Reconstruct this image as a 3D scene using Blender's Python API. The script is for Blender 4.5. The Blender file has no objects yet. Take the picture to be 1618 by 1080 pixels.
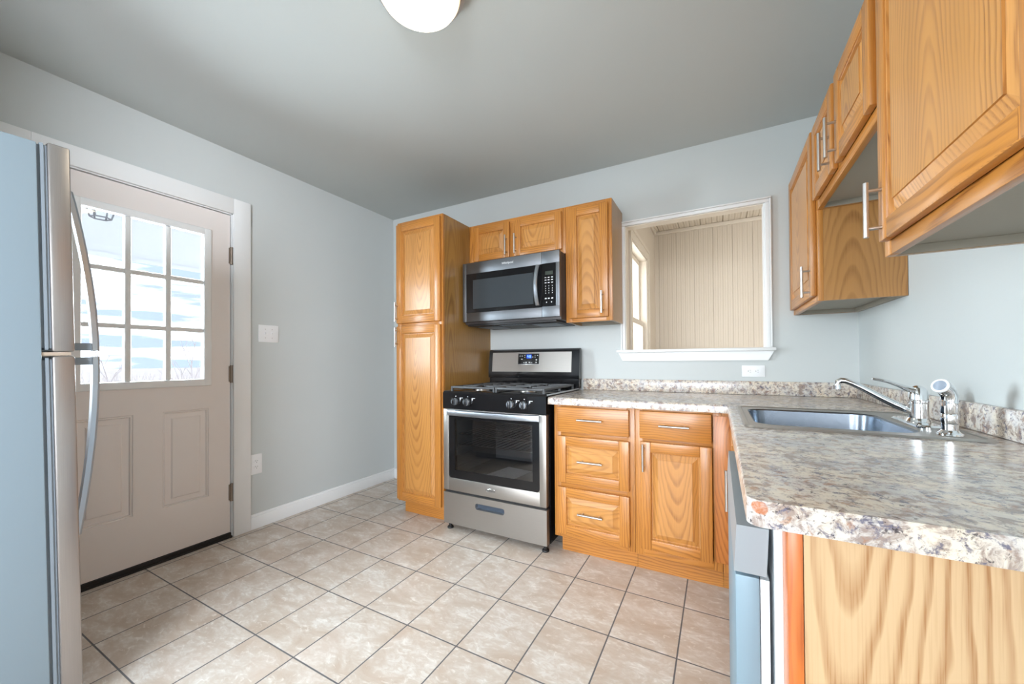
import bpy, bmesh, math, random
from mathutils import Vector, Matrix
random.seed(7)
R = math.radians
S = bpy.context.scene
COL = S.collection

# ------------------------------------------------------------------ camera
cam_d = bpy.data.cameras.new('camera')
cam = bpy.data.objects.new('camera', cam_d)
COL.objects.link(cam)
S.camera = cam
yaw, pitch, roll = -0.4953, 0.00911, -0.00656
fw = Vector((math.sin(yaw) * math.cos(pitch), math.cos(yaw) * math.cos(pitch), math.sin(pitch)))
rt = Vector((math.cos(yaw), -math.sin(yaw), 0))
up = rt.cross(fw)
c, s = math.cos(roll), math.sin(roll)
rt, up = c * rt + s * up, -s * rt + c * up
M = Matrix((rt, up, -fw)).transposed().to_4x4()
M.translation = Vector((2.784, -2.7284, 1.1261))
cam.matrix_world = M
cam_d.sensor_fit = 'HORIZONTAL'
cam_d.sensor_width = 36
cam_d.lens = 603.84 / 1618 * 36
cam_d.shift_x = -(809.2 - 809) / 1618
cam_d.shift_y = (564.36 - 540) / 1618
cam_d.clip_start = 0.02
cam_d.clip_end = 500

S.view_settings.view_transform = 'Standard'
S.view_settings.look = 'None'
S.view_settings.gamma = 1
S.view_settings.use_curve_mapping = False
S.view_settings.exposure = 0.0

# ------------------------------------------------------------------ world: pale cloudy sky
W = bpy.data.worlds.new('sky')
S.world = W
W.use_nodes = True
nt = W.node_tree
nt.nodes.clear()
def wn(t, **k):
    n = nt.nodes.new(t)
    for a, b in k.items():
        setattr(n, a, b)
    return n
wo = wn('ShaderNodeOutputWorld')
bg = wn('ShaderNodeBackground')
tc = wn('ShaderNodeTexCoord')
mp = wn('ShaderNodeMapping')
mp.inputs['Scale'].default_value = (1.2, 1.2, 11)
ns = wn('ShaderNodeTexNoise')
ns.inputs['Scale'].default_value = 3.4
ns.inputs['Detail'].default_value = 6
rp = wn('ShaderNodeValToRGB')
rp.color_ramp.elements[0].position = 0.43
rp.color_ramp.elements[0].color = (0.36, 0.445, 0.58, 1)
rp.color_ramp.elements[1].position = 0.66
rp.color_ramp.elements[1].color = (2.0, 2.0, 2.0, 1)
nt.links.new(tc.outputs['Generated'], mp.inputs['Vector'])
nt.links.new(mp.outputs['Vector'], ns.inputs['Vector'])
nt.links.new(ns.outputs['Fac'], rp.inputs['Fac'])
nt.links.new(rp.outputs['Color'], bg.inputs['Color'])
bg.inputs['Strength'].default_value = 2.1
nt.links.new(bg.outputs[0], wo.inputs['Surface'])

# ------------------------------------------------------------------ daylight through the windows, plus added fill lights
def area(name, loc, to, sx, sy, power, color, spread=180):
    d = bpy.data.lights.new(name, 'AREA')
    d.shape = 'RECTANGLE'
    d.size, d.size_y = sx, sy
    d.energy = power
    d.color = color
    d.spread = R(spread)
    o = bpy.data.objects.new(name, d)
    COL.objects.link(o)
    o.location = loc
    o.rotation_euler = (Vector(to) - Vector(loc)).to_track_quat('-Z', 'Y').to_euler()
    return o
area('daylight_rear_window', (1.9, -6.9, 1.35), (1.9, -1.9, 0.0), 3.0, 1.4, 27, (0.92, 0.96, 1.0), 52)
area('added_fill_left', (0.12, -5.2, 1.55), (3.4, -1.4, 1.3), 1.6, 1.4, 42, (0.88, 0.95, 1.0), 100)  # added fill for the right wall and peninsula; its window is made up
area('added_fill_right', (3.36, -4.7, 1.5), (0.0, -1.5, 1.1), 1.5, 1.4, 100, (0.86, 0.92, 1.0), 90)  # added fill to brighten the left wall and door, no known window there
area('daylight_far_room_window', (2.02, 0.72, 1.6), (4, 0.9, 1.3), 0.7, 1.1, 14, (1.0, 0.97, 0.93))
area('added_fill_far_room', (4.3, 0.62, 1.5), (2.3, 1.3, 1.3), 0.7, 1.2, 10, (1.0, 0.97, 0.93))  # extra fill light for the far room; that end wall has no window
area('daylight_door_glass', (-0.10, -1.82, 1.48), (3.4, -1.5, 1.0), 0.56, 0.9, 52, (0.82, 0.93, 1.0), 110)

# ------------------------------------------------------------------ material helpers
class MT:
    def __init__(self, name):
        self.m = bpy.data.materials.new(name)
        self.m.use_nodes = True
        self.t = self.m.node_tree
        self.b = self.t.nodes['Principled BSDF']
    def n(self, t, **k):
        n = self.t.nodes.new(t)
        for a, b in k.items():
            setattr(n, a, b)
        return n
    def l(self, a, b):
        self.t.links.new(a, b)
    def math(self, op, a, b=None, clamp=False):
        n = self.n('ShaderNodeMath', operation=op, use_clamp=clamp)
        for i, v in enumerate((a, b)):
            if v is None:
                continue
            if isinstance(v, (int, float)):
                n.inputs[i].default_value = v
            else:
                self.l(v, n.inputs[i])
        return n.outputs[0]
    def mix(self, f, a, b, blend='MIX'):
        n = self.n('ShaderNodeMix', data_type='RGBA', blend_type=blend)
        for i, v in ((0, f), (6, a), (7, b)):
            if isinstance(v, (int, float)):
                n.inputs[i].default_value = v
            elif isinstance(v, tuple):
                n.inputs[i].default_value = (*v, 1)[:4]
            else:
                self.l(v, n.inputs[i])
        return n.outputs[2]
    def noise(self, vec, scale, detail=3, rough=0.5, dist=0.0):
        n = self.n('ShaderNodeTexNoise')
        n.inputs['Scale'].default_value = scale
        n.inputs['Detail'].default_value = detail
        n.inputs['Roughness'].default_value = rough
        n.inputs['Distortion'].default_value = dist
        self.l(vec, n.inputs['Vector'])
        return n.outputs['Fac']
    def ramp(self, f, stops):
        n = self.n('ShaderNodeValToRGB')
        cr = n.color_ramp
        while len(cr.elements) < len(stops):
            cr.elements.new(0.5)
        for e, (p, col) in zip(cr.elements, stops):
            e.position = p
            e.color = (*col, 1) if isinstance(col, tuple) else (col, col, col, 1)
        self.l(f, n.inputs['Fac'])
        return n.outputs['Color']
    def scale(self, vec, sc):
        n = self.n('ShaderNodeMapping')
        n.inputs['Scale'].default_value = sc
        self.l(vec, n.inputs['Vector'])
        return n.outputs[0]
    def bump(self, h, strength, dist=0.002):
        n = self.n('ShaderNodeBump')
        n.inputs['Strength'].default_value = strength
        n.inputs['Distance'].default_value = dist
        self.l(h, n.inputs['Height'])
        self.l(n.outputs[0], self.b.inputs['Normal'])

def plain(name, col, rough=0.5, metal=0.0, emit=None, coat=0.0, spec=None):
    q = MT(name)
    q.b.inputs['Base Color'].default_value = (*col, 1)
    q.b.inputs['Roughness'].default_value = rough
    q.b.inputs['Metallic'].default_value = metal
    q.b.inputs['Coat Weight'].default_value = coat
    if spec is not None:
        q.b.inputs['Specular IOR Level'].default_value = spec
    if emit:
        q.b.inputs['Emission Color'].default_value = (*emit[0], 1)
        q.b.inputs['Emission Strength'].default_value = emit[1]
    return q.m

def paint(name, col, rough=0.6, bump=0.08, sc=180):
    q = MT(name)
    tcn = q.n('ShaderNodeTexCoord')
    f = q.noise(tcn.outputs['Object'], 2.0, 2)
    q.l(q.mix(f, tuple(x * 0.97 for x in col), tuple(min(1, x * 1.03) for x in col)), q.b.inputs['Base Color'])
    q.b.inputs['Roughness'].default_value = rough
    q.bump(q.noise(tcn.outputs['Object'], sc, 2), bump)
    return q.m

def steel(name, col=(0.6, 0.58, 0.56), rough=0.3, axis=0):
    q = MT(name)
    tcn = q.n('ShaderNodeTexCoord')
    sc = [900, 900, 900]
    sc[axis] = 8
    f = q.noise(q.scale(tcn.outputs['Object'], sc), 1, 2)
    q.l(q.mix(f, tuple(x * 0.9 for x in col), tuple(min(1, x * 1.08) for x in col)), q.b.inputs['Base Color'])
    q.b.inputs['Metallic'].default_value = 0.95
    q.l(q.math('ADD', q.math('MULTIPLY', f, 0.14), rough - 0.07), q.b.inputs['Roughness'])
    return q.m

def oak(name, axis, base=(0.54, 0.222, 0.042), dark=(0.20, 0.06, 0.009), freq=75, rough=0.34, con=1.0, coat=0.25, cath=False, slope=0.14, shift=None, worn=None):
    """oak: growth rings cut by the face; straight grain for frame members, cathedral grain for wide panels"""
    q = MT(name)
    tcn = q.n('ShaderNodeTexCoord')
    oi = q.n('ShaderNodeObjectInfo')
    def split(sock):
        n = q.n('ShaderNodeSeparateXYZ')
        q.l(sock, n.inputs[0])
        x, y, z = n.outputs
        return (z, y, x) if axis == 'x' else (x, z, y) if axis == 'y' else (x, y, z)
    x, y, z = split(tcn.outputs['Object'])
    nx, ny, nz = [q.math('ABSOLUTE', k) for k in split(tcn.outputs['Normal'])]
    rnd = oi.outputs['Random']
    rnd2 = q.math('FRACT', q.math('MULTIPLY', rnd, 37.7))
    rnd3 = q.math('FRACT', q.math('MULTIPLY', rnd, 91.3))
    cmb = q.n('ShaderNodeCombineXYZ')
    q.l(q.math('ADD', x, q.math('MULTIPLY', rnd, 9.0)), cmb.inputs[0])
    q.l(q.math('ADD', y, q.math('MULTIPLY', rnd2, 7.0)), cmb.inputs[1])
    q.l(z, cmb.inputs[2])
    v = cmb.outputs[0]
    w1 = q.math('MULTIPLY', q.math('SUBTRACT', q.noise(q.scale(v, (6, 6, 2.0)), 1, 3), 0.5), 0.075)
    w2 = q.math('MULTIPLY', q.math('SUBTRACT', q.noise(q.scale(v, (38, 38, 7)), 1, 2), 0.5), 0.009)
    p = q.math('ADD', q.math('MULTIPLY', x, q.math('ADD', ny, nz, True)), q.math('MULTIPLY', y, nx))
    if cath:
        off = shift[0] if shift else q.math('MULTIPLY', q.math('SUBTRACT', rnd, 0.5), 0.09)
        p = q.math('ADD', p, off)
        if shift:
            sl, dp = slope, shift[1]
        else:
            sgn = q.math('SUBTRACT', q.math('MULTIPLY', q.math('GREATER_THAN', rnd3, 0.5), 2.0), 1.0)
            sl = q.math('MULTIPLY', sgn, slope)
            dp = q.math('ADD', q.math('MULTIPLY', rnd2, 0.05), 0.05)
        dpt = q.math('ADD', q.math('MULTIPLY', z, sl), dp)
    else:
        p = q.math('ADD', p, q.math('ADD', q.math('MULTIPLY', rnd, 0.2), 0.22))
        dpt = q.math('ADD', q.math('MULTIPLY', z, 0.05), 0.05)
    p = q.math('ADD', p, q.math('ADD', w1, w2))
    r = q.math('SQRT', q.math('ADD', q.math('MULTIPLY', p, p), q.math('MULTIPLY', dpt, dpt)))
    ring = q.math('FRACT', q.math('MULTIPLY', r, freq))
    line = q.ramp(ring, [(0.0, 0.0), (0.45, 0.15), (0.76, 1.0), (0.88, 0.8), (1.0, 0.0)])
    pore = q.ramp(q.noise(q.scale(v, (420, 420, 9)), 1, 2), [(0.48, 0.0), (0.66, 1.0)])
    tone = q.noise(q.scale(v, (7, 7, 0.8)), 1, 2)
    porel = q.math('MULTIPLY', pore, q.math('ADD', q.math('MULTIPLY', line, 0.6), 0.2))
    fade = q.ramp(q.noise(q.scale(v, (9, 9, 1.5)), 1, 2), [(0.3, 0.35), (0.65, 1.0)])
    fac = q.math('MULTIPLY', q.math('ADD', q.math('MULTIPLY', line, 0.55 * con), q.math('MULTIPLY', porel, 0.5 * con), True), fade)
    c1 = q.mix(tone, tuple(k * 0.80 for k in base), tuple(min(1, k * 1.16) for k in base))
    col = q.mix(fac, c1, dark)
    if worn:
        g = q.n('ShaderNodeNewGeometry')
        vm = q.n('ShaderNodeVectorMath', operation='SUBTRACT')
        q.l(g.outputs['Position'], vm.inputs[0])
        vm.inputs[1].default_value = worn[0]
        vl = q.n('ShaderNodeVectorMath', operation='LENGTH')
        q.l(q.scale(vm.outputs[0], worn[1]), vl.inputs[0])
        m = q.ramp(q.math('ADD', vl.outputs['Value'], q.math('MULTIPLY', q.noise(g.outputs['Position'], 130, 3), 1.1)), [(0.75, 0.85), (1.1, 0.0)])
        col = q.mix(m, col, worn[2])
    q.l(col, q.b.inputs['Base Color'])
    q.b.inputs['Roughness'].default_value = rough
    q.b.inputs['Coat Weight'].default_value = coat
    q.b.inputs['Coat Roughness'].default_value = 0.18
    q.bump(fac, 0.12, 0.001)
    return q.m

def laminate():
    q = MT('granite_laminate')
    tcn = q.n('ShaderNodeTexCoord')
    v = tcn.outputs['Object']
    a = q.noise(v, 12, 5, 0.6, 0.4)
    b = q.noise(v, 36, 5, 0.7, 0.6)
    d = q.noise(v, 110, 4, 0.75, 0.5)
    vv = q.n('ShaderNodeMapping')
    vv.inputs['Location'].default_value = (3.1, 7.7, 1.3)
    q.l(v, vv.inputs[0])
    e = q.noise(vv.outputs[0], 34, 5, 0.7, 0.5)
    g = q.noise(vv.outputs[0], 54, 5, 0.75, 0.6)
    c0 = q.mix(q.ramp(a, [(0.38, 0.0), (0.62, 1.0)]), (0.78, 0.68, 0.55), (0.60, 0.57, 0.55))
    c1 = q.mix(q.ramp(b, [(0.48, 0.0), (0.60, 0.85)]), c0, (0.27, 0.195, 0.165))
    c2 = q.mix(q.ramp(e, [(0.56, 0.0), (0.66, 0.75)]), c1, (0.36, 0.17, 0.09))
    c3 = q.mix(q.ramp(g, [(0.54, 0.0), (0.63, 0.9)]), c2, (0.12, 0.115, 0.17))
    c4 = q.mix(q.ramp(d, [(0.58, 0.0), (0.66, 0.9)]), c3, (0.045, 0.036, 0.042))
    c5 = q.mix(q.ramp(b, [(0.30, 0.8), (0.42, 0.0)]), c4, (0.80, 0.74, 0.62))
    gp_ = q.n('ShaderNodeNewGeometry')
    vm = q.n('ShaderNodeVectorMath', operation='DISTANCE')
    q.l(gp_.outputs['Position'], vm.inputs[0])
    vm.inputs[1].default_value = (2.838, -2.036, 0.902)
    chip = q.ramp(q.math('ADD', q.math('MULTIPLY', vm.outputs['Value'], 58), q.math('MULTIPLY', b, 0.6)), [(0.93, 1.0), (1.0, 0.0)])
    c5 = q.mix(q.math('MULTIPLY', chip, q.ramp(d, [(0.35, 0.5), (0.6, 0.95)])), c5, (0.44, 0.15, 0.06))
    q.l(c5, q.b.inputs['Base Color'])
    q.b.inputs['Roughness'].default_value = 0.2
    q.b.inputs['Specular IOR Level'].default_value = 0.6
    q.bump(d, 0.03, 0.001)
    return q.m

def floor_tile():
    q = MT('ceramic_floor_tile')
    g = q.n('ShaderNodeNewGeometry')
    sep = q.n('ShaderNodeSeparateXYZ')
    q.l(g.outputs['Position'], sep.inputs[0])
    u = q.math('DIVIDE', q.math('SUBTRACT', sep.outputs[0], 0.3107), 0.2581)
    v = q.math('DIVIDE', q.math('ADD', sep.outputs[1], 2.1735), 0.3378)
    fu = q.math('ABSOLUTE', q.math('SUBTRACT', q.math('FRACT', q.math('ADD', u, 0.5)), 0.5))
    fv = q.math('ABSOLUTE', q.math('SUBTRACT', q.math('FRACT', q.math('ADD', v, 0.5)), 0.5))
    du = q.math('MULTIPLY', fu, 0.2581)
    dv = q.math('MULTIPLY', fv, 0.3378)
    dm = q.math('MINIMUM', du, dv)
    grout = q.ramp(q.math('MULTIPLY', dm, 100), [(0.22, 1.0), (0.34, 0.0)])
    wn_ = q.n('ShaderNodeTexWhiteNoise', noise_dimensions='2D')
    cb = q.n('ShaderNodeCombineXYZ')
    q.l(q.math('FLOOR', u), cb.inputs[0])
    q.l(q.math('FLOOR', v), cb.inputs[1])
    q.l(cb.outputs[0], wn_.inputs['Vector'])
    off = q.n('ShaderNodeVectorMath', operation='MULTIPLY_ADD')
    q.l(wn_.outputs['Color'], off.inputs[0])
    off.inputs[1].default_value = (31, 17, 5)
    q.l(g.outputs['Position'], off.inputs[2])
    a = q.noise(q.scale(off.outputs[0], (5, 9, 1)), 1, 6, 0.62, 0.9)
    b = q.noise(q.scale(off.outputs[0], (22, 40, 1)), 1, 5, 0.65, 1.2)
    d = q.noise(off.outputs[0], 3.0, 3)
    c0 = q.mix(q.ramp(a, [(0.36, 0.0), (0.62, 1.0)]), (0.50, 0.40, 0.315), (0.70, 0.655, 0.60))
    c1 = q.mix(q.ramp(b, [(0.42, 0.55), (0.56, 0.0)]), c0, (0.54, 0.44, 0.355))
    c2 = q.mix(q.ramp(b, [(0.58, 0.0), (0.68, 0.5)]), c1, (0.90, 0.86, 0.81))
    c3 = q.mix(q.ramp(d, [(0.55, 0.0), (0.7, 0.35)]), c2, (0.66, 0.54, 0.46))
    q.l(q.mix(grout, c3, (0.13, 0.125, 0.13)), q.b.inputs['Base Color'])
    q.l(q.math('ADD', q.math('MULTIPLY', grout, 0.5), 0.36), q.b.inputs['Roughness'])
    h = q.math('SUBTRACT', q.math('MULTIPLY', b, 0.35), grout)
    q.bump(h, 0.35, 0.0025)
    return q.m

def glass(name, tint=(1, 1, 1), gl=0.08, rough=0.02, fres=True):
    q = MT(name)
    q.t.nodes.remove(q.b)
    out = q.t.nodes['Material Output']
    tr = q.n('ShaderNodeBsdfTransparent')
    tr.inputs[0].default_value = (*tint, 1)
    g = q.n('ShaderNodeBsdfGlossy')
    g.inputs['Roughness'].default_value = rough
    mx = q.n('ShaderNodeMixShader')
    if fres:
        lw = q.n('ShaderNodeFresnel')
        lw.inputs['IOR'].default_value = 1.5
        q.l(q.math('ADD', lw.outputs[0], gl - 0.04, True), mx.inputs[0])
    else:
        mx.inputs[0].default_value = gl
    q.l(tr.outputs[0], mx.inputs[1])
    q.l(g.outputs[0], mx.inputs[2])
    q.l(mx.outputs[0], out.inputs['Surface'])
    return q.m

WALL = paint('wall_paint', (0.58, 0.61, 0.605))
CEIL = paint('ceiling_paint', (0.53, 0.555, 0.54))
WHITE = paint('white_trim_paint', (0.84, 0.85, 0.85), 0.4, 0.03)
DOORP = paint('door_paint', (0.82, 0.765, 0.735), 0.4, 0.05, 300)
CREAM = paint('cream_beadboard_paint', (0.66, 0.585, 0.485), 0.5, 0.05)
CREAMW = paint('cream_trim_paint', (0.74, 0.67, 0.57), 0.45, 0.03)
TILE = floor_tile()
OAKZ, OAKX, OAKY = oak('oak_vertical_grain', 'z'), oak('oak_cross_grain', 'x'), oak('oak_depth_grain', 'y')
OAKP = oak('oak_panel', 'z', (0.57, 0.265, 0.068), (0.23, 0.074, 0.014), 80, con=0.9, cath=True)
OAKPX = oak('oak_drawer_panel', 'x', (0.58, 0.275, 0.072), (0.26, 0.082, 0.015), 80, con=0.85, cath=True)
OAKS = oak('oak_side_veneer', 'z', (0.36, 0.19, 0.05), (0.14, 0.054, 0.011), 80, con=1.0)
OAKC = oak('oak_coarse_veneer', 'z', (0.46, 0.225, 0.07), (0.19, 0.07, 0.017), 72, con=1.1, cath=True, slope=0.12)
OAKE = oak('oak_pale_end_panel', 'z', (0.61, 0.42, 0.235), (0.32, 0.14, 0.042), 54, con=1.15, coat=0.1, cath=True, slope=-0.12, shift=(0.235, 0.075), worn=((2.905, -2.02, 0.52), (60, 20, 22), (0.36, 0.24, 0.22)))
OAKR = oak('oak_red_stile', 'z', (0.60, 0.16, 0.025), (0.34, 0.06, 0.01), 60, worn=((2.888, -2.02, 0.56), (130, 20, 14), (0.20, 0.11, 0.15)))
OAKF = oak('oak_wavy_filler', 'z', (0.58, 0.21, 0.045), (0.25, 0.065, 0.012), 70, con=1.1, cath=True, slope=0.22)
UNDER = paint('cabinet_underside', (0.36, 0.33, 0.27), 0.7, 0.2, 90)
LAM = laminate()
STEEL = steel('brushed_steel', (0.42, 0.40, 0.375), 0.4, 0)
STEELV = steel('brushed_steel_upright', (0.43, 0.40, 0.385), 0.36, 2)
BASIN = steel('basin_steel', (0.20, 0.23, 0.27), 0.24, 2)
STEELD = steel('dark_brushed_steel', (0.19, 0.20, 0.215), 0.44, 0)
STEELY = plain('dishwasher_front_steel', (0.21, 0.30, 0.36), 0.45, 0.2)
NICKEL = plain('satin_nickel', (0.58, 0.56, 0.54), 0.3, 1.0)
CHROME = plain('chrome', (0.80, 0.82, 0.84), 0.06, 1.0)
SILVER = plain('satin_silver', (0.52, 0.57, 0.63), 0.3, 1.0)
BLACK = plain('black_enamel', (0.008, 0.008, 0.009), 0.12)
BLACKM = plain('black_matte', (0.012, 0.012, 0.013), 0.5)
IRON = plain('cast_iron', (0.07, 0.072, 0.075), 0.45)
GREYP = plain('fridge_side_grey', (0.24, 0.31, 0.36), 0.45)
GASK = plain('gasket_grey', (0.22, 0.26, 0.30), 0.5)
BRONZE = plain('hinge_metal', (0.30, 0.25, 0.21), 0.4, 0.9)
PLASTIC = plain('white_plastic', (0.86, 0.87, 0.88), 0.35)
SLOT = plain('slot_dark', (0.05, 0.05, 0.05), 0.6)
INKW = plain('white_print', (0.75, 0.77, 0.78), 0.5)
BLUE = plain('clock_display', (0.0, 0.02, 0.2), 0.3, emit=((0.02, 0.11, 1.0), 1.3))
DIGIT = plain('clock_digits', (0.3, 0.5, 0.9), 0.3, emit=((0.35, 0.62, 1.0), 1.6))
LCD = plain('grey_display', (0.05, 0.06, 0.05), 0.2)
CAVITY = plain('oven_cavity', (0.16, 0.16, 0.165), 0.5)
PAPER = plain('paper', (0.72, 0.76, 0.80), 0.6)
RUBBER = plain('black_rubber', (0.015, 0.013, 0.012), 0.6)
TUBW = plain('dishwasher_white_flange', (0.80, 0.84, 0.86), 0.4)
GLASS = glass('clear_glass', (0.97, 0.99, 1.0), 0.04, fres=False)
OVENG = glass('oven_glass', (0.72, 0.73, 0.74), 0.09, 0.02)
MWG = glass('microwave_glass', (0.10, 0.10, 0.11), 0.07, 0.03)
def lamp_glass():
    q = MT('lamp_glass')
    tcn = q.n('ShaderNodeTexCoord')
    sep = q.n('ShaderNodeSeparateXYZ')
    q.l(tcn.outputs['Object'], sep.inputs[0])
    f = q.n('ShaderNodeMapRange')
    f.inputs['From Min'].default_value = 0.037
    f.inputs['From Max'].default_value = -0.02
    q.l(sep.outputs[2], f.inputs[0])
    q.l(q.mix(f.outputs[0], (1.0, 0.62, 0.28), (1.0, 0.90, 0.70)), q.b.inputs['Emission Color'])
    q.l(q.math('ADD', q.math('MULTIPLY', q.math('POWER', f.outputs[0], 2.4), 17.0), 0.72), q.b.inputs['Emission Strength'])
    q.b.inputs['Base Color'].default_value = (0.9, 0.85, 0.75, 1)
    return q.m
DOME = lamp_glass()
GROUND = plain('dry_field', (0.52, 0.47, 0.45), 0.9)
PORCHP = plain('porch_white', (0.93, 0.94, 0.95), 0.6)
TWIG = plain('bare_twigs', (0.55, 0.50, 0.50), 0.9)

# ------------------------------------------------------------------ mesh builder
class MB:
    def __init__(self):
        self.bm = bmesh.new()
        self.mats = []
    def mi(self, m):
        if m not in self.mats:
            self.mats.append(m)
        return self.mats.index(m)
    def box(self, x0, x1, y0, y1, z0, z1, m, bev=0, seg=2, T=None):
        bm = self.bm
        k = self.mi(m)
        vs = [Vector((x, y, z)) for x in sorted((x0, x1)) for y in sorted((y0, y1)) for z in sorted((z0, z1))]
        if T is not None:
            vs = [T @ v for v in vs]
        v = [bm.verts.new(p) for p in vs]
        fs = [(0, 1, 3, 2), (4, 6, 7, 5), (0, 4, 5, 1), (2, 3, 7, 6), (0, 2, 6, 4), (1, 5, 7, 3)]
        faces = [bm.faces.new([v[i] for i in f]) for f in fs]
        for f in faces:
            f.material_index = k
        if bev > 0:
            ed = list({e for f in faces for e in f.edges})
            bmesh.ops.bevel(bm, geom=ed, offset=bev, segments=seg, profile=0.5, affect='EDGES', clamp_overlap=True)
        return faces
    def face(self, pts, m, T=None):
        v = [self.bm.verts.new(T @ Vector(p) if T is not None else Vector(p)) for p in pts]
        f = self.bm.faces.new(v)
        f.material_index = self.mi(m)
        return f
    def loops(self, rings, m, cap0=False, cap1=False, T=None, closed=True):
        bm = self.bm
        k = self.mi(m)
        vr = [[bm.verts.new(T @ Vector(p) if T is not None else Vector(p)) for p in r] for r in rings]
        n = len(vr[0])
        for a, b in zip(vr, vr[1:]):
            for i in range(n if closed else n - 1):
                j = (i + 1) % n
                bm.faces.new((a[i], a[j], b[j], b[i])).material_index = k
        if cap0:
            bm.faces.new(list(reversed(vr[0]))).material_index = k
        if cap1:
            bm.faces.new(vr[-1]).material_index = k
        return vr
    def cyl(self, p0, p1, r, m, n=20, r1=None):
        p0, p1 = Vector(p0), Vector(p1)
        d = (p1 - p0).normalized()
        a = d.orthogonal().normalized()
        b = d.cross(a)
        rr = [(p0, r), (p1, r if r1 is None else r1)]
        self.loops([[p + q * (math.cos(t) * a + math.sin(t) * b) for t in [2 * math.pi * i / n for i in range(n)]] for p, q in rr], m, True, True)
    def tube(self, pts, r, m, n=14, flat=1.0, side=None):
        pts = [Vector(p) for p in pts]
        rs = r if isinstance(r, (list, tuple)) else [r] * len(pts)
        rings = []
        a = None
        for i, p in enumerate(pts):
            d = (pts[min(i + 1, len(pts) - 1)] - pts[max(i - 1, 0)]).normalized()
            if a is None:
                a = Vector(side) if side else d.orthogonal()
            a = (a - d * a.dot(d)).normalized()
            b = d.cross(a)
            rings.append([p + rs[i] * (math.cos(t) * a + flat * math.sin(t) * b) for t in [2 * math.pi * k / n for k in range(n)]])
        self.loops(rings, m, True, True)
    def lathe(self, prof, m, c=(0, 0, 0), axis=(0, 0, 1), n=32, cap0=True, cap1=True):
        ax = Vector(axis).normalized()
        a = ax.orthogonal().normalized()
        b = ax.cross(a)
        c = Vector(c)
        self.loops([[c + ax * z + max(r, 1e-5) * (math.cos(t) * a + math.sin(t) * b) for t in [2 * math.pi * i / n for i in range(n)]] for r, z in prof], m, cap0, cap1)
    def prism(self, poly, axis, a0, a1, m, bev=0):
        def P(u, v, w):
            return {'x': (w, u, v), 'y': (u, w, v), 'z': (u, v, w)}[axis]
        self.loops([[P(u, v, a0) for u, v in poly], [P(u, v, a1) for u, v in poly]], m, True, True)
    def build(self, name, parent=None, **props):
        bm = self.bm
        bmesh.ops.recalc_face_normals(bm, faces=bm.faces)
        me = bpy.data.meshes.new(name)
        lo = Vector((min(v.co[i] for v in bm.verts) for i in range(3)))
        hi = Vector((max(v.co[i] for v in bm.verts) for i in range(3)))
        ctr = (lo + hi) / 2
        bmesh.ops.translate(bm, verts=bm.verts, vec=-ctr)
        bm.to_mesh(me)
        bm.free()
        for m in self.mats:
            me.materials.append(m)
        me.polygons.foreach_set('use_smooth', [True] * len(me.polygons))
        me.set_sharp_from_angle(angle=R(26))
        o = bpy.data.objects.new(name, me)
        COL.objects.link(o)
        WL[o.name] = ctr
        o.location = ctr - (WL[parent.name] if parent else Vector((0, 0, 0)))
        o.parent = parent
        for k, v in props.items():
            o[k] = v
        return o
WL = {}
def thing(name, loc, label, cat, group=None):
    o = bpy.data.objects.new(name, None)
    o.empty_display_size = 0.1
    COL.objects.link(o)
    o.location = loc
    WL[o.name] = Vector(loc)
    o['label'], o['category'] = label, cat
    if group:
        o['group'] = group
    return o
def quick(name, parent, m, *boxes, bev=0, **props):
    b = MB()
    for q in boxes:
        b.box(*q, m, bev)
    return b.build(name, parent, **props)
def frame(o, face):
    u, n = {'back': ((1, 0, 0), (0, -1, 0)), 'right': ((0, -1, 0), (-1, 0, 0)), 'left': ((0, 1, 0), (1, 0, 0))}[face]
    m = Matrix((u, (0, 0, 1), n)).transposed().to_4x4()
    m.translation = Vector(o)
    return m
def text_mesh(b, txt, size, T, m, depth=0.0006):
    cu = bpy.data.curves.new('t', 'FONT')
    cu.body = txt
    cu.size = size
    cu.extrude = depth
    cu.align_x = 'CENTER'
    cu.align_y = 'CENTER'
    cu.resolution_u = 3
    o = bpy.data.objects.new('t', cu)
    COL.objects.link(o)
    dg = bpy.context.evaluated_depsgraph_get()
    me = bpy.data.meshes.new_from_object(o.evaluated_get(dg))
    k = b.mi(m)
    me.transform(T)
    n0 = len(b.bm.faces)
    b.bm.from_mesh(me)
    b.bm.faces.ensure_lookup_table()
    for f in b.bm.faces[n0:]:
        f.material_index = k
    bpy.data.objects.remove(o)
    bpy.data.curves.remove(cu)
    bpy.data.meshes.remove(me)

# ------------------------------------------------------------------ room shell
XR, ZC, YN = 3.458, 2.508, -7.0
KS = dict(kind='structure')
quick('floor', None, TILE, (-0.02, XR + 0.1, YN - 0.1, 0.0, -0.08, 0.0), **KS)
quick('ceiling', None, CEIL, (-0.16, XR + 0.1, YN - 0.1, 0.14, ZC, ZC + 0.08), **KS)
DY0, DY1, DZ = -2.24, -1.405, 2.095          # door rough opening
quick('wall_left', None, WALL, (-0.14, 0, DY1, 0.0, 0, ZC), (-0.14, 0, YN, DY0, 0, ZC), (-0.14, 0, DY0, DY1, DZ, ZC), **KS)
PX0, PX1, PZ0, PZ1 = 2.215, 3.035, 1.195, 2.06    # pass-through opening
b = MB()
for q in ((-0.14, PX0, 0, 0.07, 0, ZC), (PX1, XR + 0.1, 0, 0.07, 0, ZC), (PX0, PX1, 0, 0.07, 0, PZ0), (PX0, PX1, 0, 0.07, PZ1, ZC)):
    b.box(*q, WALL)
b.build('wall_back', None, **KS)
quick('wall_right', None, WALL, (XR, XR + 0.12, YN, 0.0, 0, ZC), **KS)
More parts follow.
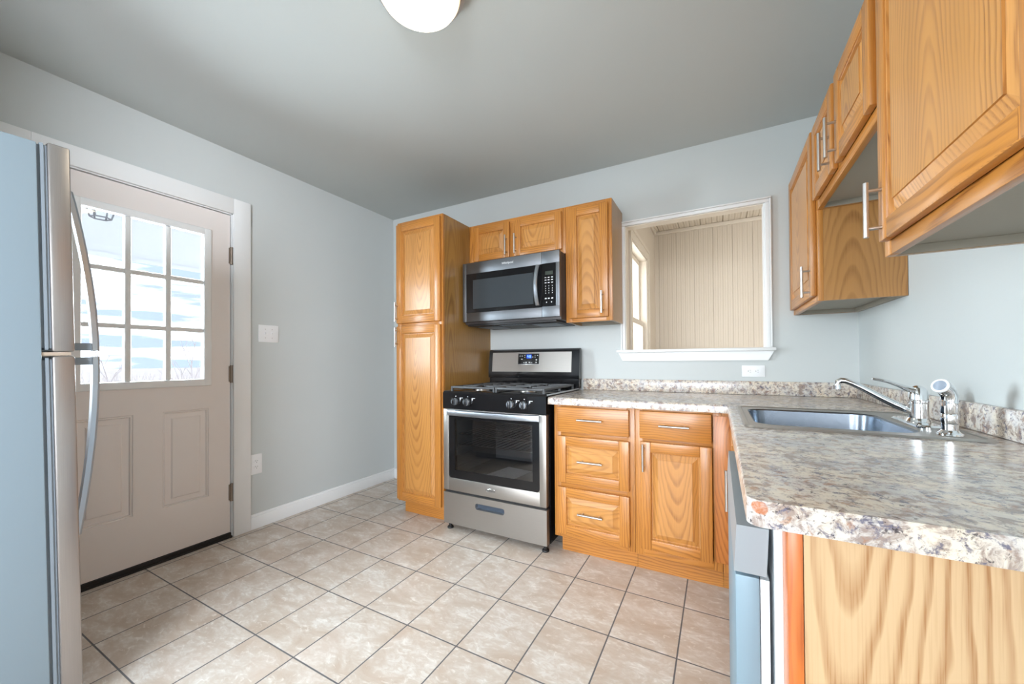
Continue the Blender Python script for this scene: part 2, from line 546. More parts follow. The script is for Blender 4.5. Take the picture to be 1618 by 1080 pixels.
quick('wall_near', None, WALL, (-0.14, 0.3, YN - 0.12, YN, 0, ZC), (3.4, XR + 0.12, YN - 0.12, YN, 0, ZC), (0.3, 3.4, YN - 0.12, YN, 0, 0.45), (0.3, 3.4, YN - 0.12, YN, 2.45, ZC), **KS)
quick('wall_stub', None, WALL, (0.0, 1.15, -3.2, -3.08, 0, ZC), **KS)
b = MB()
for q in ((0.0, 0.016, DY1 + 0.103, -0.0, 0, 0.085), (0.0, 0.016, -3.08, DY0 - 0.1, 0, 0.085)):
    b.box(*q, WHITE, 0.004)
    b.box(q[0], 0.009, q[2], q[3], 0.07, 0.1, WHITE, 0.003)
b.build('baseboard_left', None, **KS)
quick('baseboard_back', None, WHITE, (0.016, 0.68, -0.016, 0, 0, 0.095), bev=0.004, **KS)

# door casing
b = MB()
for q in ((DY1, DY1 + 0.103, 0, DZ + 0.1), (DY0 - 0.1, DY0, 0, DZ + 0.1)):
    b.box(0, 0.018, *q, WHITE, 0.003)
b.box(0, 0.018, DY0, DY1, DZ, DZ + 0.1, WHITE, 0.003)
b.box(-0.14, 0.0, DY1 - 0.006, DY1, 0, DZ, WHITE)
b.box(-0.14, 0.0, DY0, DY0 + 0.006, 0, DZ, WHITE)
b.box(-0.14, 0.0, DY0, DY1, DZ - 0.006, DZ, WHITE)
b.build('trim_1', None, **KS)
quick('trim_2', None, RUBBER, (-0.12, 0.012, DY0 + 0.006, DY1 - 0.006, 0, 0.012), (-0.05, 0.003, DY0 + 0.008, DY1 - 0.008, 0.012, 0.03), **KS)

# entry door
Ey0, Ey1, Ez0, Ez1 = DY0 + 0.011, DY1 - 0.012, 0.034, DZ - 0.012
FT = -0.004
Ly0, Ly1, Lz0, Lz1 = -2.085, -1.555, 1.02, 1.925
pan = [(-2.10, -1.883), (-1.757, -1.534)]
pz = (0.300, 0.847)
b = MB()
def dbox(y0, y1, z0, z1):
    b.box(FT - 0.042, FT, y0, y1, z0, z1, DOORP)
ys = [Ey0, pan[0][0], pan[0][1], pan[1][0], pan[1][1], Ey1]
dbox(Ey0, Ey1, Ez0, pz[0]); dbox(Ey0, Ey1, pz[1], Lz0)
for i in (0, 2, 4):
    dbox(ys[i], ys[i + 1], pz[0], pz[1])
dbox(Ey0, Ly0, Lz0, Lz1); dbox(Ly1, Ey1, Lz0, Lz1); dbox(Ey0, Ey1, Lz1, Ez1)
T = frame((0, 0, 0), 'left')
def ring(y0, y1, z0, z1, n):
    return [(y0, z0, n), (y1, z0, n), (y1, z1, n), (y0, z1, n)]
for y0, y1 in pan:
    rr = []
    for ins, n in ((0, FT), (0.004, FT - 0.006), (0.010, FT - 0.003), (0.014, FT - 0.011), (0.040, FT - 0.011), (0.046, FT - 0.0045), (0.056, FT - 0.003)):
        rr.append(ring(y0 + ins, y1 - ins, pz[0] + ins, pz[1] - ins, n))
    b.loops(rr, DOORP, cap1=True, T=T)
door = b.build('door_1', None, **KS)
b = MB()
o = 0.033
for q in ((Ly0 - o, Ly0 + 0.008, Lz0 - o, Lz1 + o), (Ly1 - 0.008, Ly1 + o, Lz0 - o, Lz1 + o), (Ly0, Ly1, Lz0 - o, Lz0 + 0.008), (Ly0, Ly1, Lz1 - 0.008, Lz1 + o)):
    b.box(FT - 0.03, FT + 0.010, *q, WHITE, 0.006, 3)
b.build('lite_frame', door)
b = MB()
gy = [Ly0 + 0.008, Ly1 - 0.008]
gz = [Lz0 + 0.008, Lz1 - 0.008]
for k in (1, 2):
    y = gy[0] + (gy[1] - gy[0]) * k / 3
    z = gz[0] + (gz[1] - gz[0]) * k / 3
    b.box(FT - 0.024, FT + 0.004, y - 0.014, y + 0.014, gz[0], gz[1], WHITE, 0.006, 2)
    b.box(FT - 0.024, FT + 0.003, gy[0], gy[1], z - 0.014, z + 0.014, WHITE, 0.006, 2)
b.build('muntin_grid', door)
quick('door_glass', door, GLASS, (FT - 0.022, FT - 0.018, gy[0], gy[1], gz[0], gz[1]))
for z in (1.82, 1.054, 0.29):
    b = MB()
    b.cyl((0.004, DY1 - 0.008, z - 0.05), (0.004, DY1 - 0.008, z + 0.05), 0.007, BRONZE, 14)
    b.box(-0.004, 0.0035, DY1 - 0.02, DY1 - 0.004, z - 0.05, z + 0.05, BRONZE)
    for k in (-1, 1):
        b.cyl((0.004, DY1 - 0.008, z + k * 0.05), (0.004, DY1 - 0.008, z + k * 0.056), 0.009, BRONZE, 14)
    b.build('hinge', door)

# pass-through casing, stool and apron
b = MB()
b.box(PX0 - 0.021, PX0, -0.016, 0, PZ0 + 0.002, PZ1, WHITE, 0.003)
b.box(PX1, PX1 + 0.021, -0.016, 0, PZ0 + 0.002, PZ1, WHITE, 0.003)
b.box(PX0 - 0.021, PX1 + 0.021, -0.016, 0, PZ1 + 0.0005, PZ1 + 0.021, WHITE, 0.003)
b.box(PX0 - 0.031, PX1 + 0.031, -0.024, 0, PZ1 + 0.0215, PZ1 + 0.031, WHITE, 0.003)
b.box(PX1 + 0.0215, PX1 + 0.031, -0.022, 0, PZ0 + 0.002, PZ1 + 0.021, WHITE, 0.003)
b.box(PX0 - 0.031, PX0 - 0.0215, -0.022, 0, PZ0 + 0.002, PZ1 + 0.021, WHITE, 0.003)
b.build('trim_3', None, **KS)
b = MB()
b.box(PX0, PX0 + 0.008, 0, 0.075, PZ0, PZ1, CREAMW)
b.box(PX1 - 0.008, PX1, 0, 0.075, PZ0, PZ1, WHITE)
b.box(PX0 + 0.008, PX1 - 0.008, 0, 0.075, PZ1 - 0.006, PZ1, CREAMW)
b.build('trim_4', None, **KS)
b = MB()
b.box(PX0 - 0.055, PX1 + 0.045, -0.05, 0.09, PZ0 - 0.018, PZ0 + 0.002, WHITE, 0.005)
b.prism([(PX0 - 0.048, PZ0 - 0.018), (PX1 + 0.038, PZ0 - 0.018), (PX1 + 0.008, PZ0 - 0.075), (PX0 - 0.018, PZ0 - 0.075)], 'y', -0.02, 0, WHITE)
b.build('trim_5', None, **KS)

# ------------------------------------------------------------------ room beyond the pass-through (beadboard)
FX0, FX1, FY = 2.185, 4.4, 1.66
def bead(axis, a0, a1, pitch=0.043, g=0.004, d=0.005):
    p = [(a0, 0)]
    a = a0 + pitch
    k = 0
    while a < a1 - g:
        dd = -d if k % 4 == 0 else -d * 0.45
        k += 1
        p += [(a - g / 2, 0), (a - g / 4, dd), (a + g / 4, dd), (a + g / 2, 0), (a + pitch * 0.42, 0), (a + pitch * 0.42 + 0.001, -0.001), (a + pitch * 0.42 + 0.003, -0.001), (a + pitch * 0.42 + 0.004, 0)]
        a += pitch
    p.append((a1, 0))
    return p
b = MB()
p = [(x, FY - d) for x, d in bead('x', FX0, FX1)]
b.loops([[(x, y, 0.0) for x, y in p], [(x, y, 2.53) for x, y in p]], CREAM, closed=False)
b.box(FX0, FX1, FY + 0.006, FY + 0.08, 0, 2.58, CREAM)
b.build('wall_far_room', None, **KS)
b = MB()
p = [(x, 2.5 - d * 2.2) for x, d in bead('x', FX0, FX1, 0.05, 0.010)]
b.loops([[(x, 0.07, z + 0.01) for x, z in p], [(x, FY, z + 0.01) for x, z in p]], CREAM, closed=False)
b.box(FX0, FX1, 0.07, FY, 2.522, 2.58, CREAM)
b.build('ceiling_far_room', None, **KS)
b = MB()
b.box(FX0, FX1, FY - 0.022, FY, 2.472, 2.5095, CREAMW, 0.006)
b.box(FX0, FX0 + 0.022, 0.07, FY - 0.0225, 2.472, 2.5095, CREAMW, 0.006)
b.build('trim_6', None, **KS)
quick('floor_far_room', None, CREAMW, (FX0, FX1, 0.07, FY, -0.08, 0), **KS)
quick('wall_far_room_right', None, CREAM, (FX1, FX1 + 0.08, 0.07, FY, 0, 2.55), **KS)
wy0, wy1, wz0, wz1 = 0.36, 1.04, 0.85, 2.06
quick('wall_far_room_left', None, CREAM, (FX0 - 0.12, FX0, 0.07, wy0, 0, 2.55), (FX0 - 0.12, FX0, wy1, FY, 0, 2.55), (FX0 - 0.12, FX0, wy0, wy1, 0, wz0), (FX0 - 0.12, FX0, wy0, wy1, wz1, 2.55), **KS)
b = MB()
for d0, d1, x in ((0.0, 0.02, 0.010), (0.0203, 0.085, 0.016), (0.0853, 0.115, 0.024)):
    b.box(FX0, FX0 + x, wy1 + d0, wy1 + d1, wz0, wz1 + d0, CREAMW, 0.003)
    b.box(FX0, FX0 + x, wy0 - d1, wy0 - d0, wz0, wz1 + d0, CREAMW, 0.003)
    b.box(FX0, FX0 + x, wy0 - d1, wy1 + d1, wz1 + d0 + 0.0003, wz1 + d1, CREAMW, 0.003)
b.box(FX0 - 0.1, FX0 + 0.045, wy0 - 0.12, wy1 + 0.12, wz0 - 0.025, wz0, CREAMW, 0.004)
win = b.build('window_1', None, **KS)
def sash(name, x, z0, z1):
    b = MB()
    w = 0.045
    for q in ((wy0, wy0 + w, z0, z1), (wy1 - w, wy1, z0, z1), (wy0 + w, wy1 - w, z0, z0 + w), (wy0 + w, wy1 - w, z1 - w, z1)):
        b.box(x - 0.03, x, *q, CREAMW, 0.003)
    f = b.build(name, win)
    quick('pane', f, GLASS, (x - 0.017, x - 0.013, wy0 + w, wy1 - w, z0 + w, z1 - w))
sash('upper_sash', FX0 - 0.055, 1.44, wz1)
sash('lower_sash', FX0 - 0.02, wz0, 1.485)

# window behind the viewer
b = MB()
for x in (0.3, 1.31, 2.33, 3.35):
    b.box(x, x + 0.05, YN - 0.09, YN - 0.03, 0.45, 2.45, WHITE, 0.003)
b.box(0.3, 3.4, YN - 0.09, YN - 0.03, 0.45, 0.5, WHITE, 0.003)
b.box(0.3, 3.4, YN - 0.09, YN - 0.03, 2.4, 2.45, WHITE, 0.003)
b.build('window_2', None, **KS)

b = MB()
for y in (-6.06, -5.23, -4.4):
    b.box(0.001, 0.05, y, y + 0.05, 0.8, 2.3, WHITE, 0.003)
for z in (0.75, 2.3):
    b.box(0.001, 0.05, -6.06, -4.35, z, z + 0.05, WHITE, 0.003)
b.build('added_window_left', None, **KS)  # unseen frame, added to go with the left fill light
b = MB()
for y in (-5.5, -4.72, -3.95):
    b.box(XR - 0.05, XR - 0.001, y, y + 0.05, 0.8, 2.25, WHITE, 0.003)
for z in (0.75, 2.25):
    b.box(XR - 0.05, XR - 0.001, -5.5, -3.9, z, z + 0.05, WHITE, 0.003)
b.build('added_window_right', None, **KS)  # made-up window frame out of view, added for the right fill light

# ------------------------------------------------------------------ cabinet parts
FW = 0.054
def panel_door(name, parent, o, face, w, h, t=0.02, fwid=FW, hz=None, flat=False, stile=None, pmat=None):
    T = frame(o, face)
    b = MB()
    hm = hz or (OAKX if face == 'back' else OAKY)
    sm = stile or OAKZ
    if flat:
        b.box(0, w, 0, h, 0, t, hm, 0.005, 2, T)
        return b.build(name, parent)
    b.box(0, fwid, 0, h, 0, t, sm, 0.004, 2, T)
    b.box(w - fwid, w, 0, h, 0, t, sm, 0.004, 2, T)
    b.box(fwid - 0.001, w - fwid + 0.001, 0, fwid, 0, t - 0.0004, hm, 0.0035, 2, T)
    b.box(fwid - 0.001, w - fwid + 0.001, h - fwid, h, 0, t - 0.0004, hm, 0.0035, 2, T)
    rr = []
    for ins, n in ((fwid - 0.004, t - 0.001), (fwid + 0.001, t - 0.006), (fwid + 0.003, t - 0.015), (fwid + 0.007, t - 0.0155), (fwid + 0.034, t - 0.005), (fwid + 0.0345, t - 0.0015)):
        rr.append([(ins, ins, n), (w - ins, ins, n), (w - ins, h - ins, n), (ins, h - ins, n)])
    b.loops(rr, pmat or OAKP, cap1=True, T=T)
    return b.build(name, parent)
def pull(parent, c, face, vertical, L=0.14, off=0.03, m=None):
    T = frame(c, face)
    b = MB()
    d = Vector((0, 1, 0)) if vertical else Vector((1, 0, 0))
    n = Vector((0, 0, 1))
    P = lambda v: T @ v
    m = m or NICKEL
    b.cyl(P(d * -L / 2 + n * off), P(d * L / 2 + n * off), 0.006, m, 16)
    for k in (-1, 1):
        b.cyl(P(d * k * 0.048), P(d * k * 0.048 + n * off), 0.0045, m, 12)
    return b.build('handle', parent, label='brushed nickel bar handle')

# pantry
t = thing('pantry_cabinet', (0.895, -0.3, 0), 'tall two-door oak pantry cabinet standing left of the range', 'cabinet')
px0, px1, py, pt = 0.68, 1.107, -0.626, 2.156
b = MB()
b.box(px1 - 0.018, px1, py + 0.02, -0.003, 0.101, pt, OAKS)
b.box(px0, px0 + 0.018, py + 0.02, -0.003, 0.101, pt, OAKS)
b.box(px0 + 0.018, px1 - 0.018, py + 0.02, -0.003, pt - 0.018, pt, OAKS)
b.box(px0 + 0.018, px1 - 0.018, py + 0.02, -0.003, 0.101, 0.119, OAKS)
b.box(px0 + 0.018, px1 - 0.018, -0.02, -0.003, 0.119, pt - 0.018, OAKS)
b.build('carcass', t)
b = MB()
b.box(px0, px0 + 0.04, py, py + 0.02, 0.101, pt, OAKZ, 0.002)
b.box(px1 - 0.04, px1, py, py + 0.02, 0.101, pt, OAKZ, 0.002)
for z0, z1 in ((0.101, 0.14), (1.36, 1.42), (pt - 0.05, pt)):
    b.box(px0 + 0.04, px1 - 0.04, py, py + 0.02, z0, z1, OAKX, 0.001)
b.build('face_frame', t)
quick('toe_kick', t, OAKX, (px0 + 0.012, px1, -0.565, -0.547, 0, 0.101))
d = panel_door('door', t, (0.684, py, 1.408), 'back', 0.41, 2.136 - 1.408)
pull(d, (0.700, py - 0.02, 1.49), 'back', True)
d = panel_door('door', t, (0.684, py, 0.118), 'back', 0.41, 1.385 - 0.118)
pull(d, (0.700, py - 0.02, 1.305), 'back', True)

# upper cabinets
def wall_cab(t, x0, x1, y0, y1, z0, z1, face, mull=None, side=OAKS, rail=0.036):
    """carcass with recessed underside + face frame; (x0..x1, y0..y1) footprint"""
    b = MB()
    fr = 0.02
    if face == 'back':
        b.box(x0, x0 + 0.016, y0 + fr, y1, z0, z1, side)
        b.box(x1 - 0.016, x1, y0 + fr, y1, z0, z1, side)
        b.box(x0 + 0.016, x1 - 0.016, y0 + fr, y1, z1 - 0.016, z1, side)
        b.box(x0 + 0.016, x1 - 0.016, y0 + fr, y1 - 0.016, z0 + 0.022, z0 + 0.036, UNDER)
        b.box(x0 + 0.016, x1 - 0.016, y1 - 0.016, y1, z0, z1 - 0.016, UNDER)
        b.build('carcass', t)
        b = MB()
        for a, c_ in ((x0, x0 + 0.04), (x1 - 0.04, x1)):
            b.box(a, c_, y0, y0 + fr, z0, z1, OAKZ, 0.0015)
        if mull:
            b.box(mull - 0.025, mull + 0.025, y0 + 0.0003, y0 + fr, z0 + rail, z1 - rail, OAKZ)
        for a, c_ in ((z0, z0 + rail), (z1 - rail, z1)):
            b.box(x0 + 0.04, x1 - 0.04, y0 + 0.0006, y0 + fr - 0.0005, a, c_, OAKX, 0.001)
        b.build('face_frame', t)
    else:
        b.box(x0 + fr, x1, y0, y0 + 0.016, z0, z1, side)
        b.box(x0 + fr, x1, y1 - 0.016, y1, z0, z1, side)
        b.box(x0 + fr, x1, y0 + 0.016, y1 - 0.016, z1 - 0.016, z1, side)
        b.box(x0 + fr, x1 - 0.016, y0 + 0.016, y1 - 0.016, z0 + 0.022, z0 + 0.036, UNDER)
        b.box(x1 - 0.016, x1, y0 + 0.016, y1 - 0.016, z0, z1 - 0.016, UNDER)
        b.box(x0 + fr, x1 - 0.0165, y1 - 0.018, y1 - 0.0163, z0 + 0.001, z0 + 0.0215, UNDER)
        b.box(x0 + fr, x0 + fr + 0.002, y0 + 0.0165, y1 - 0.0185, z0 + 0.001, z0 + 0.0215, UNDER)
        b.build('carcass', t)
        b = MB()
        for a, c_ in ((y0, y0 + 0.04), (y1 - 0.04, y1)):
            b.box(x0, x0 + fr, a, c_, z0, z1, OAKZ, 0.0015)
        if mull:
            b.box(x0 + 0.0003, x0 + fr, mull - 0.025, mull + 0.025, z0 + rail, z1 - rail, OAKZ)
        for a, c_ in ((z0, z0 + rail), (z1 - rail, z1)):
            b.box(x0 + 0.0006, x0 + fr - 0.0005, y0 + 0.04, y1 - 0.04, a, c_, OAKY, 0.001)
        b.build('face_frame', t)

UY, UT, UB = -0.305, 2.156, 1.379
t = thing('wall_cabinet', (1.5, -0.15, 1.845), 'short two-door oak wall cabinet directly above the microwave', 'cabinet', 'oak wall cabinets')
wall_cab(t, 1.109, 1.888, UY, -0.002, 1.845, UT, 'back', 1.485)
d = panel_door('door', t, (1.155, UY, 1.874), 'back', 0.31, 2.132 - 1.874, fwid=0.05)
pull(d, (1.447, UY - 0.02, 1.958), 'back', True)
d = panel_door('door', t, (1.506, UY, 1.874), 'back', 0.36, 2.130 - 1.874, fwid=0.05)
pull(d, (1.522, UY - 0.02, 1.956), 'back', True)
t = thing('wall_cabinet', (2.04, -0.15, UB), 'narrow single-door oak wall cabinet between the microwave and the pass-through', 'cabinet', 'oak wall cabinets')
wall_cab(t, 1.889, 2.198, UY, -0.002, UB, UT, 'back')
d = panel_door('door', t, (1.917, UY, 1.404), 'back', 0.258, 2.130 - 1.404)
pull(d, (2.140, UY - 0.02, 1.495), 'back', True)

RX = 3.17
t = thing('wall_cabinet', (3.31, -0.31, UB), 'single-door oak wall cabinet in the corner on the right wall, next to the pass-through', 'cabinet', 'oak wall cabinets')
wall_cab(t, RX, XR - 0.002, -0.6245, -0.003, UB, UT, 'right', side=OAKC)
d = panel_door('door', t, (RX, -0.02, 1.405), 'right', 0.585, 2.136 - 1.405)
pull(d, (RX - 0.02, -0.575, 1.475), 'right', True)
t = thing('wall_cabinet', (3.31, -1.0, 1.777), 'short two-door oak wall cabinet hanging over the sink', 'cabinet', 'oak wall cabinets')
wall_cab(t, RX, XR - 0.002, -1.384, -0.6255, 1.777, UT, 'right', -0.985, side=OAKC)
d = panel_door('door', t, (RX, -0.645, 1.812), 'right', 0.32, 2.125 - 1.812)
pull(d, (RX - 0.02, -0.938, 1.895), 'right', True)
d = panel_door('door', t, (RX, -1.005, 1.812), 'right', 0.355, 2.125 - 1.812)
pull(d, (RX - 0.02, -1.032, 1.90), 'right', True)
t = thing('wall_cabinet', (3.31, -1.85, 1.39), 'tall oak wall cabinet nearest the viewer at the top right', 'cabinet', 'oak wall cabinets')
wall_cab(t, RX, XR - 0.002, -2.42, -1.385, 1.39, UT, 'right', -1.97)
d = panel_door('door', t, (RX, -1.412, 1.424), 'right', 0.575, 2.125 - 1.424, fwid=0.05)
pull(d, (RX - 0.02, -1.437, 1.505), 'right', True)
panel_door('door', t, (RX, -2.03, 1.424), 'right', 0.36, 2.125 - 1.424, fwid=0.05)

# base cabinets on the back wall
FY0, BZ0, BZ1 = -0.62, 0.101, 0.872
def base_cab(t, x0, x1, rails, kick=True):
    b = MB()
    for a, c_ in ((x0, x0 + 0.016), (x1 - 0.016, x1)):
        b.box(a, c_, FY0 + 0.02, -0.02, BZ0, BZ1, OAKS)
    b.box(x0 + 0.016, x1 - 0.016, FY0 + 0.02, -0.02, BZ0, BZ0 + 0.016, OAKS)
    b.box(x0 + 0.016, x1 - 0.016, -0.03, -0.02, BZ0 + 0.016, BZ1, OAKS)
    b.build('carcass', t)
    b = MB()
    b.box(x0, x0 + 0.04, FY0, FY0 + 0.02, BZ0, BZ1, OAKZ, 0.0015)
    b.box(x1 - 0.04, x1, FY0, FY0 + 0.02, BZ0, BZ1, OAKZ, 0.0015)
    for a, c_ in rails:
        b.box(x0 + 0.04, x1 - 0.04, FY0, FY0 + 0.0195, a, c_, OAKX, 0.001)
    b.build('face_frame', t)
    quick('toe_kick', t, OAKX, (x0 + (0.025 if x0 < 2 else 0), x1, -0.565, -0.547, 0, BZ0))
t = thing('base_cabinet', (2.15, -0.3, 0), 'oak base cabinet with three stacked drawers, right beside the range', 'cabinet', 'oak base cabinets on the back wall')
base_cab(t, 1.926, 2.386, ((0.101, 0.14), (0.385, 0.43), (0.68, 0.72), (0.842, 0.872)))
w = 0.41
d = panel_door('drawer', t, (1.949, FY0, 0.713), 'back', w, 0.145, flat=True)
pull(d, (2.150, FY0 - 0.02, 0.791), 'back', False)
d = panel_door('drawer', t, (1.949, FY0, 0.422), 'back', w, 0.268, pmat=OAKPX)
pull(d, (2.150, FY0 - 0.02, 0.557), 'back', False)
d = panel_door('drawer', t, (1.949, FY0, 0.126), 'back', w, 0.269, pmat=OAKPX)
pull(d, (2.150, FY0 - 0.02, 0.263), 'back', False)
t = thing('base_cabinet', (2.6, -0.3, 0), 'oak base cabinet with one drawer above one door, in the corner left of the dishwasher', 'cabinet', 'oak base cabinets on the back wall')
base_cab(t, 2.387, 2.795, ((0.101, 0.145), (0.69, 0.722), (0.85, 0.872)))
d = panel_door('drawer', t, (2.413, FY0, 0.715), 'back', 0.338, 0.145, flat=True)
pull(d, (2.583, FY0 - 0.02, 0.790), 'back', False)
d = panel_door('door', t, (2.415, FY0, 0.139), 'back', 0.337, 0.56)
pull(d, (2.434, FY0 - 0.02, 0.62), 'back', True)
b = MB()
b.box(2.762, 2.8485, FY0 - 0.006, FY0 - 0.0005, 0.145, 0.852, OAKF, 0.001)
b.box(2.796, 2.8485, FY0, FY0 + 0.02, BZ0, BZ1, OAKZ)
b.box(2.796, 2.9, -0.565, -0.547, 0, BZ0, OAKX)
b.build('filler_strip', t, label='oak filler strip with wavy grain')

# sink base on the right run
SX = 2.85
t = thing('sink_cabinet', (3.15, -0.98, 0), 'oak sink base cabinet under the sink between the corner and the dishwasher', 'cabinet')
b = MB()
b.box(SX + 0.02, XR - 0.02, -1.325, -1.309, BZ0, BZ1, OAKS)
b.box(SX + 0.02, XR - 0.02, -0.66, -0.645, BZ0, BZ1, OAKS)
b.box(SX + 0.02, XR - 0.02, -1.309, -0.66, BZ0, BZ0 + 0.016, OAKS)
b.build('carcass', t)
b = MB()
b.box(SX, SX + 0.02, -1.325, -1.285, BZ0, BZ1, OAKZ, 0.0015)
b.box(SX, SX + 0.02, -0.685, -0.645, BZ0, BZ1, OAKZ, 0.0015)
b.box(SX, SX + 0.02, -1.285, -0.685, BZ0, BZ0 + 0.04, OAKY)
b.box(SX, SX + 0.02, -1.285, -0.685, 0.84, BZ1, OAKY)
b.build('face_frame', t)
quick('toe_kick', t, OAKY, (2.92, 2.938, -1.325, -0.645, 0, BZ0))
d = panel_door('door', t, (SX, -0.67, 0.139), 'right', 0.31, 0.69)
d = panel_door('door', t, (SX, -0.985, 0.139), 'right', 0.31, 0.69)
pull(d, (SX - 0.02, -1.2, 0.668), 'right', True, off=0.026)

# end panel
t = thing('end_panel', (3.17, -2.015, 0), 'pale oak end panel closing the peninsula below the countertop', 'cabinet panel')
quick('panel', t, OAKE, (2.893, XR - 0.003, -2.018, -2.002, 0.0, 0.8725))
quick('stile', t, OAKR, (2.873, 2.892, -2.018, -1.965, 0.0, 0.8725), bev=0.001, label='worn reddish orange oak stile')

# dishwasher
t = thing('dishwasher', (3.1, -1.64, 0), 'stainless steel dishwasher under the peninsula, its door seen edge-on', 'dishwasher')
quick('tub', t, TUBW, (2.875, 3.42, -1.945, -1.335, 0.1, 0.865))
quick('flange', t, TUBW, (2.862, 2.8745, -1.963, -1.33, 0.12, 0.868), label='white dishwasher flange')
b = MB()
b.prism([(2.8085, 0.838), (2.856, 0.838), (2.852, 0.757), (2.804, 0.757)], 'y', -1.953, -1.338, plain('dishwasher_strip_steel', (0.30, 0.335, 0.36), 0.45, 0.2))
b.build('control_strip', t)
b = MB()
b.box(2.8055, 2.842, -1.953, -1.338, 0.12, 0.752, STEELY, 0.003)
b.build('door', t)
quick('door_liner', t, TUBW, (2.843, 2.856, -1.950, -1.341, 0.115, 0.75))
quick('kick_plate', t, BLACKM, (2.93, 2.945, -1.94, -1.34, 0.0, 0.099))

# countertop
t = thing('countertop', (2.9, -0.7, 0.873), 'speckled brown granite-look laminate countertop wrapping the corner', 'countertop')
bm_ = MB()
bm = bm_.bm
cx0, cxi, cyf, cye = 1.906, 2.82, -0.668, -2.043
hx0, hx1, hy0, hy1 = 2.878, 3.30, -1.262, -0.792
xs = [cx0, cxi, hx0, hx1, XR - 0.001]
ysg = [cye, hy0, hy1, cyf, -0.001]
k = bm_.mi(LAM)
vd = {}
fs = []
for i in range(4):
    for j in range(4):
        if i == 0 and j < 3:
            continue
        if i == 2 and j == 1:
            continue
        vv = []
        for x, y in ((xs[i], ysg[j]), (xs[i + 1], ysg[j]), (xs[i + 1], ysg[j + 1]), (xs[i], ysg[j + 1])):
            if (x, y) not in vd:
                vd[(x, y)] = bm.verts.new((x, y, 0.913))
            vv.append(vd[(x, y)])
        fs.append(bm.faces.new(vv))
ex = bmesh.ops.extrude_face_region(bm, geom=fs)
bmesh.ops.translate(bm, verts=[v for v in ex['geom'] if isinstance(v, bmesh.types.BMVert)], vec=(0, 0, -0.04))
near = lambda a, b_: abs(a - b_) < 1e-4
ce = [e for e in bm.edges if all(near(v.co.x, cxi) and near(v.co.y, cye) for v in e.verts)]
bmesh.ops.bevel(bm, geom=ce, offset=0.022, segments=5, profile=0.5, affect='EDGES')
te = []
for e in bm.edges:
    a, c_ = e.verts
    if all(v.co.z > 0.9 for v in e.verts):
        if all(near(v.co.y, cyf) and v.co.x < cxi + 1e-4 for v in e.verts) or all(near(v.co.x, cxi) for v in e.verts) and min(v.co.y for v in e.verts) < cyf - 0.01:
            te.append(e)
bmesh.ops.bevel(bm, geom=te, offset=0.010, segments=4, profile=0.5, affect='EDGES')
for f in bm.faces:
    f.material_index = k
bm_.build('worktop', t)
b = MB()
b.box(cx0 + 0.004, XR - 0.001, -0.019, -0.001, 0.9135, 0.994, LAM, 0.004)
b.box(XR - 0.019, XR - 0.001, cye + 0.002, -0.0195, 0.9135, 0.994, LAM, 0.004)
b.build('backsplash', t)
# sink
def rrect(x0, x1, y0, y1, r, z, n=6):
    pts = []
    for cx_, cy_, a0 in ((x1 - r, y1 - r, 0), (x0 + r, y1 - r, 90), (x0 + r, y0 + r, 180), (x1 - r, y0 + r, 270)):
        for i in range(n + 1):
            a = R(a0 + 90 * i / n)
            pts.append((cx_ + r * math.cos(a), cy_ + r * math.sin(a), z))
    return pts
t = thing('kitchen_sink', (3.12, -1.02, 0.913), 'drop-in stainless steel single-bowl sink set in the countertop corner', 'sink')
b = MB()
s0 = (2.853, 3.405, -1.318, -0.722)
b0 = (2.893, 3.285, -1.248, -0.806)
b.loops([rrect(*s0, 0.03, 0.9135), rrect(s0[0] + .003, s0[1] - .003, s0[2] + .003, s0[3] - .003, 0.029, 0.9185), rrect(s0[0] + .014, s0[1] - .014, s0[2] + .014, s0[3] - .014, 0.025, 0.9185),
         rrect(s0[0] + .017, s0[1] - .017, s0[2] + .017, s0[3] - .017, 0.024, 0.916), rrect(b0[0] - .006, b0[1] + .006, b0[2] - .006, b0[3] + .006, 0.066, 0.916)], STEEL)
b.build('rim', t)
b = MB()
b.loops([rrect(b0[0] - .0055, b0[1] + .0055, b0[2] - .0055, b0[3] + .0055, 0.0655, 0.9158), rrect(*b0, 0.06, 0.911), rrect(b0[0] + .008, b0[1] - .008, b0[2] + .008, b0[3] - .008, 0.055, 0.80),
         rrect(b0[0] + .02, b0[1] - .02, b0[2] + .02, b0[3] - .02, 0.05, 0.752), rrect(b0[0] + .05, b0[1] - .05, b0[2] + .05, b0[3] - .05, 0.04, 0.742)], BASIN, cap1=True)
b.build('basin', t)
b = MB()
b.lathe([(0.045, 0), (0.045, 0.003), (0.036, 0.0035), (0.03, 0.001)], CHROME, (3.09, -1.03, 0.7425))
b.build('drain', t)

# faucet
fx, fy, fz = 3.335, -1.062, 0.9165
t = thing('faucet', (fx, fy, fz), 'chrome single-lever faucet with a low swing spout on the sink ledge', 'faucet')
b = MB()
pl = []
for z, g in ((0, 0), (0.006, 0), (0.011, 0.006)):
    pl.append(rrect(fx - 0.03 + g, fx + 0.03 - g, fy - 0.10 + g, fy + 0.14 - g, 0.029 - g, fz + z, 8))
b.loops(pl, CHROME, True, True)
b.build('base_plate', t)
b = MB()
b.lathe([(0.030, 0), (0.028, 0.006), (0.0245, 0.012), (0.024, 0.03), (0.024, 0.058), (0.0255, 0.060), (0.0255, 0.066), (0.024, 0.068)], CHROME, (fx, fy, fz + 0.0112), n=36)
b.build('valve_body', t)
b = MB()
b.lathe([(0.0238, 0.0), (0.0235, 0.012), (0.0215, 0.026), (0.0165, 0.037), (0.009, 0.043), (0.001, 0.045)], CHROME, (fx, fy, fz + 0.0795), n=36)
